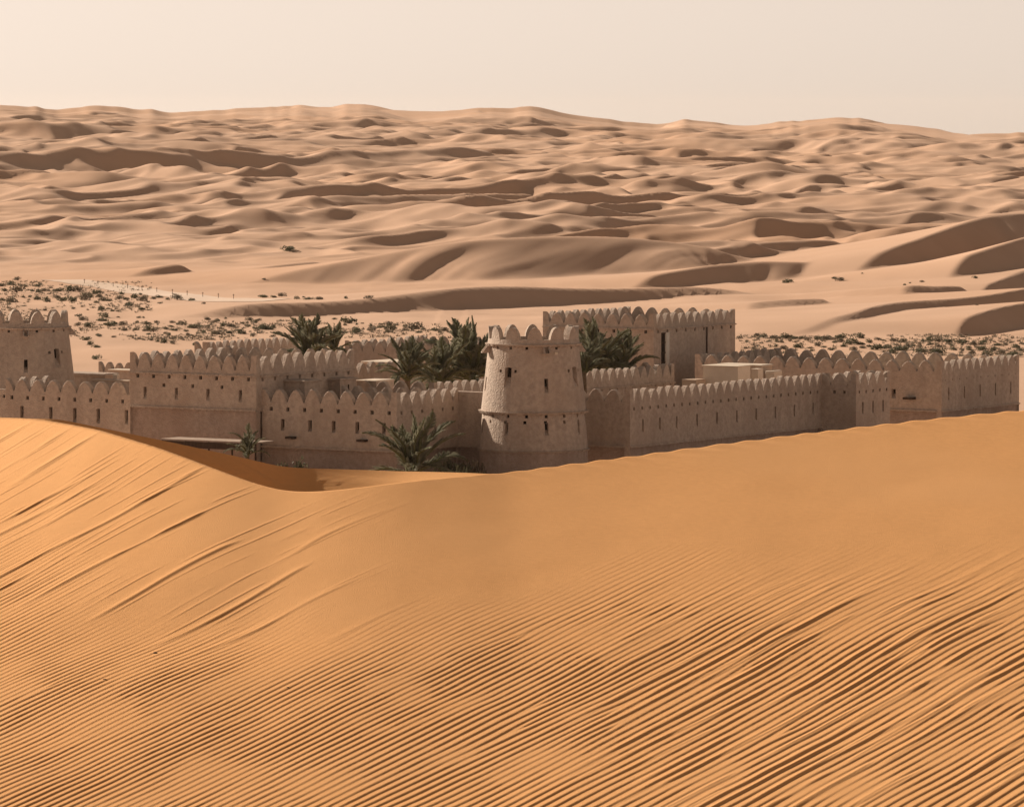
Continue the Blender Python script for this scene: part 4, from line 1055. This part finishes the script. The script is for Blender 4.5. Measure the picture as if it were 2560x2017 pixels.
# dry ground cover between the bushes
gt = MB(); gr_ = random.Random(5); pix = []
for x0_, x1_, y0_, y1_, n_ in ((0, 780, 704, 852, 1500), (1850, 2560, 838, 892, 900), (800, 1130, 808, 846, 260)):
    k = 0
    while k < n_:
        x, y = gr_.uniform(x0_, x1_), gr_.uniform(y0_, y1_)
        if x0_ == 0 and x > 380 and y < 802: continue
        if float(fbm(np.array([x / 90.]), np.array([y / 16.]), 301, 3)[0]) < gr_.uniform(.38, .62): continue
        pix.append((x, y)); k += 1
for p in on_ground_many(pix):
    s0 = gr_.uniform(.16, .42)
    for i in range(7):
        a = gr_.uniform(0, 6.28); d = Vector((math.cos(a), math.sin(a), gr_.uniform(.3, 1.0))) * s0
        w = Vector((-math.sin(a), math.cos(a), 0)) * s0 * .22
        q = p + Vector((gr_.uniform(-1, 1), gr_.uniform(-1, 1), 0)) * s0 * .6
        gt.poly([q - w - UP * .03, q + w - UP * .03, q + d], 0)
setp(link('dry_ground_cover', gt.me('dry_ground_cover', M['scrub2'])), 'dry olive brown ground cover between the desert bushes', 'ground cover', None, 'stuff')
# track and its marker posts
TP = [(150, 700), (190, 705), (250, 712), (320, 724), (400, 735), (480, 744), (560, 751), (640, 752), (720, 750)]
tp = on_ground_many(TP)
ta_ = np.array([(p.x, p.y) for p in tp]); s_ = np.r_[0, np.cumsum(np.hypot(*np.diff(ta_, axis=0).T))]
q_ = np.linspace(0, s_[-1], 90); tx, ty = np.interp(q_, s_, ta_[:, 0]), np.interp(q_, s_, ta_[:, 1])
kk = np.ones(9) / 9
tx = np.convolve(np.pad(tx, 4, mode='edge'), kk, 'valid'); ty = np.convolve(np.pad(ty, 4, mode='edge'), kk, 'valid')
wd = np.linspace(-3.6, 3.6, 7)
nx_, ny_ = -np.gradient(ty), np.gradient(tx); nl_ = np.hypot(nx_, ny_); nx_ /= nl_; ny_ /= nl_
RX = tx[:, None] + nx_[:, None] * wd[None]; RY = ty[:, None] + ny_[:, None] * wd[None]
RZ = ground_z(RX, RY) + .05
grid_object('track', RX, RY, RZ, M['track'])
PP = [(211, 715), (245, 719), (283, 723), (319, 728), (355, 733), (392, 737), (431, 741), (468, 745), (507, 749), (546, 752), (584, 754)]
for p in on_ground_many([(x, y - 6) for x, y in PP]):
    m = MB(); m.tube([(0, 0, -.2), (0, 0, .75)], [.05, .04], 6); m.box((-.14, -.03, .55), (.28, 0, 0), (0, .06, 0), (0, 0, .06))
    setp(link('marker_post', m.me('marker_post', M['bark']), None, p), 'thin dark marker post along the pale desert track', 'post', 'posts along the track')
# pebbles and dry tufts on the near dune
def on_fore(px, py):
    for d in np.arange(39.2, 60, .05):
        p = at_y(px, py, d)
        if fore_height(np.array([p.x]), np.array([p.y]))[0][0] >= p.z: return p
    return p
for px, py, w in ((262, 1700, .018), (388, 1633, .02), (720, 1719, .013), (345, 1676, .016)):
    p = on_fore(px, py); m = MB(); n = 7
    r = random.Random(int(px))
    rings = [[Vector((math.cos(i / n * 6.283) * rr * r.uniform(.8, 1.2), math.sin(i / n * 6.283) * rr * .7 * r.uniform(.8, 1.2), z)) for i in range(n)] for rr, z in ((w * .8, -.01), (w, w * .3), (w * .6, w * .7))]
    for rg in rings: m.v += rg
    for a in range(2):
        for i in range(n): m.f.append((a * n + i, a * n + (i + 1) % n, (a + 1) * n + (i + 1) % n, (a + 1) * n + i)); m.m.append(0)
    m.f.append(tuple(2 * n + i for i in range(n))); m.m.append(0)
    setp(link('pebble', m.me('pebble', M['pebble']), None, p), 'small dark pebble lying on the rippled near dune', 'pebble', 'pebbles on the near dune')

HAZE = 0.000013
# ------------------------------------------------------------------ haze
hz = MB(); hz.box((-3200, -70, -60), (6400, 0, 0), (0, 9200, 0), (0, 0, 108))
hm = bpy.data.materials.new('haze_air'); hm.use_nodes = True
nn = hm.node_tree.nodes; nn.clear()
vol = nn.new('ShaderNodeVolumePrincipled'); out = nn.new('ShaderNodeOutputMaterial')
vol.inputs['Color'].default_value = (1.0, .88, .76, 1); vol.inputs['Density'].default_value = HAZE; vol.inputs['Anisotropy'].default_value = .3
hm.node_tree.links.new(vol.outputs[0], out.inputs['Volume'])
setp(link('haze', hz.me('haze', hm)), kind='stuff')
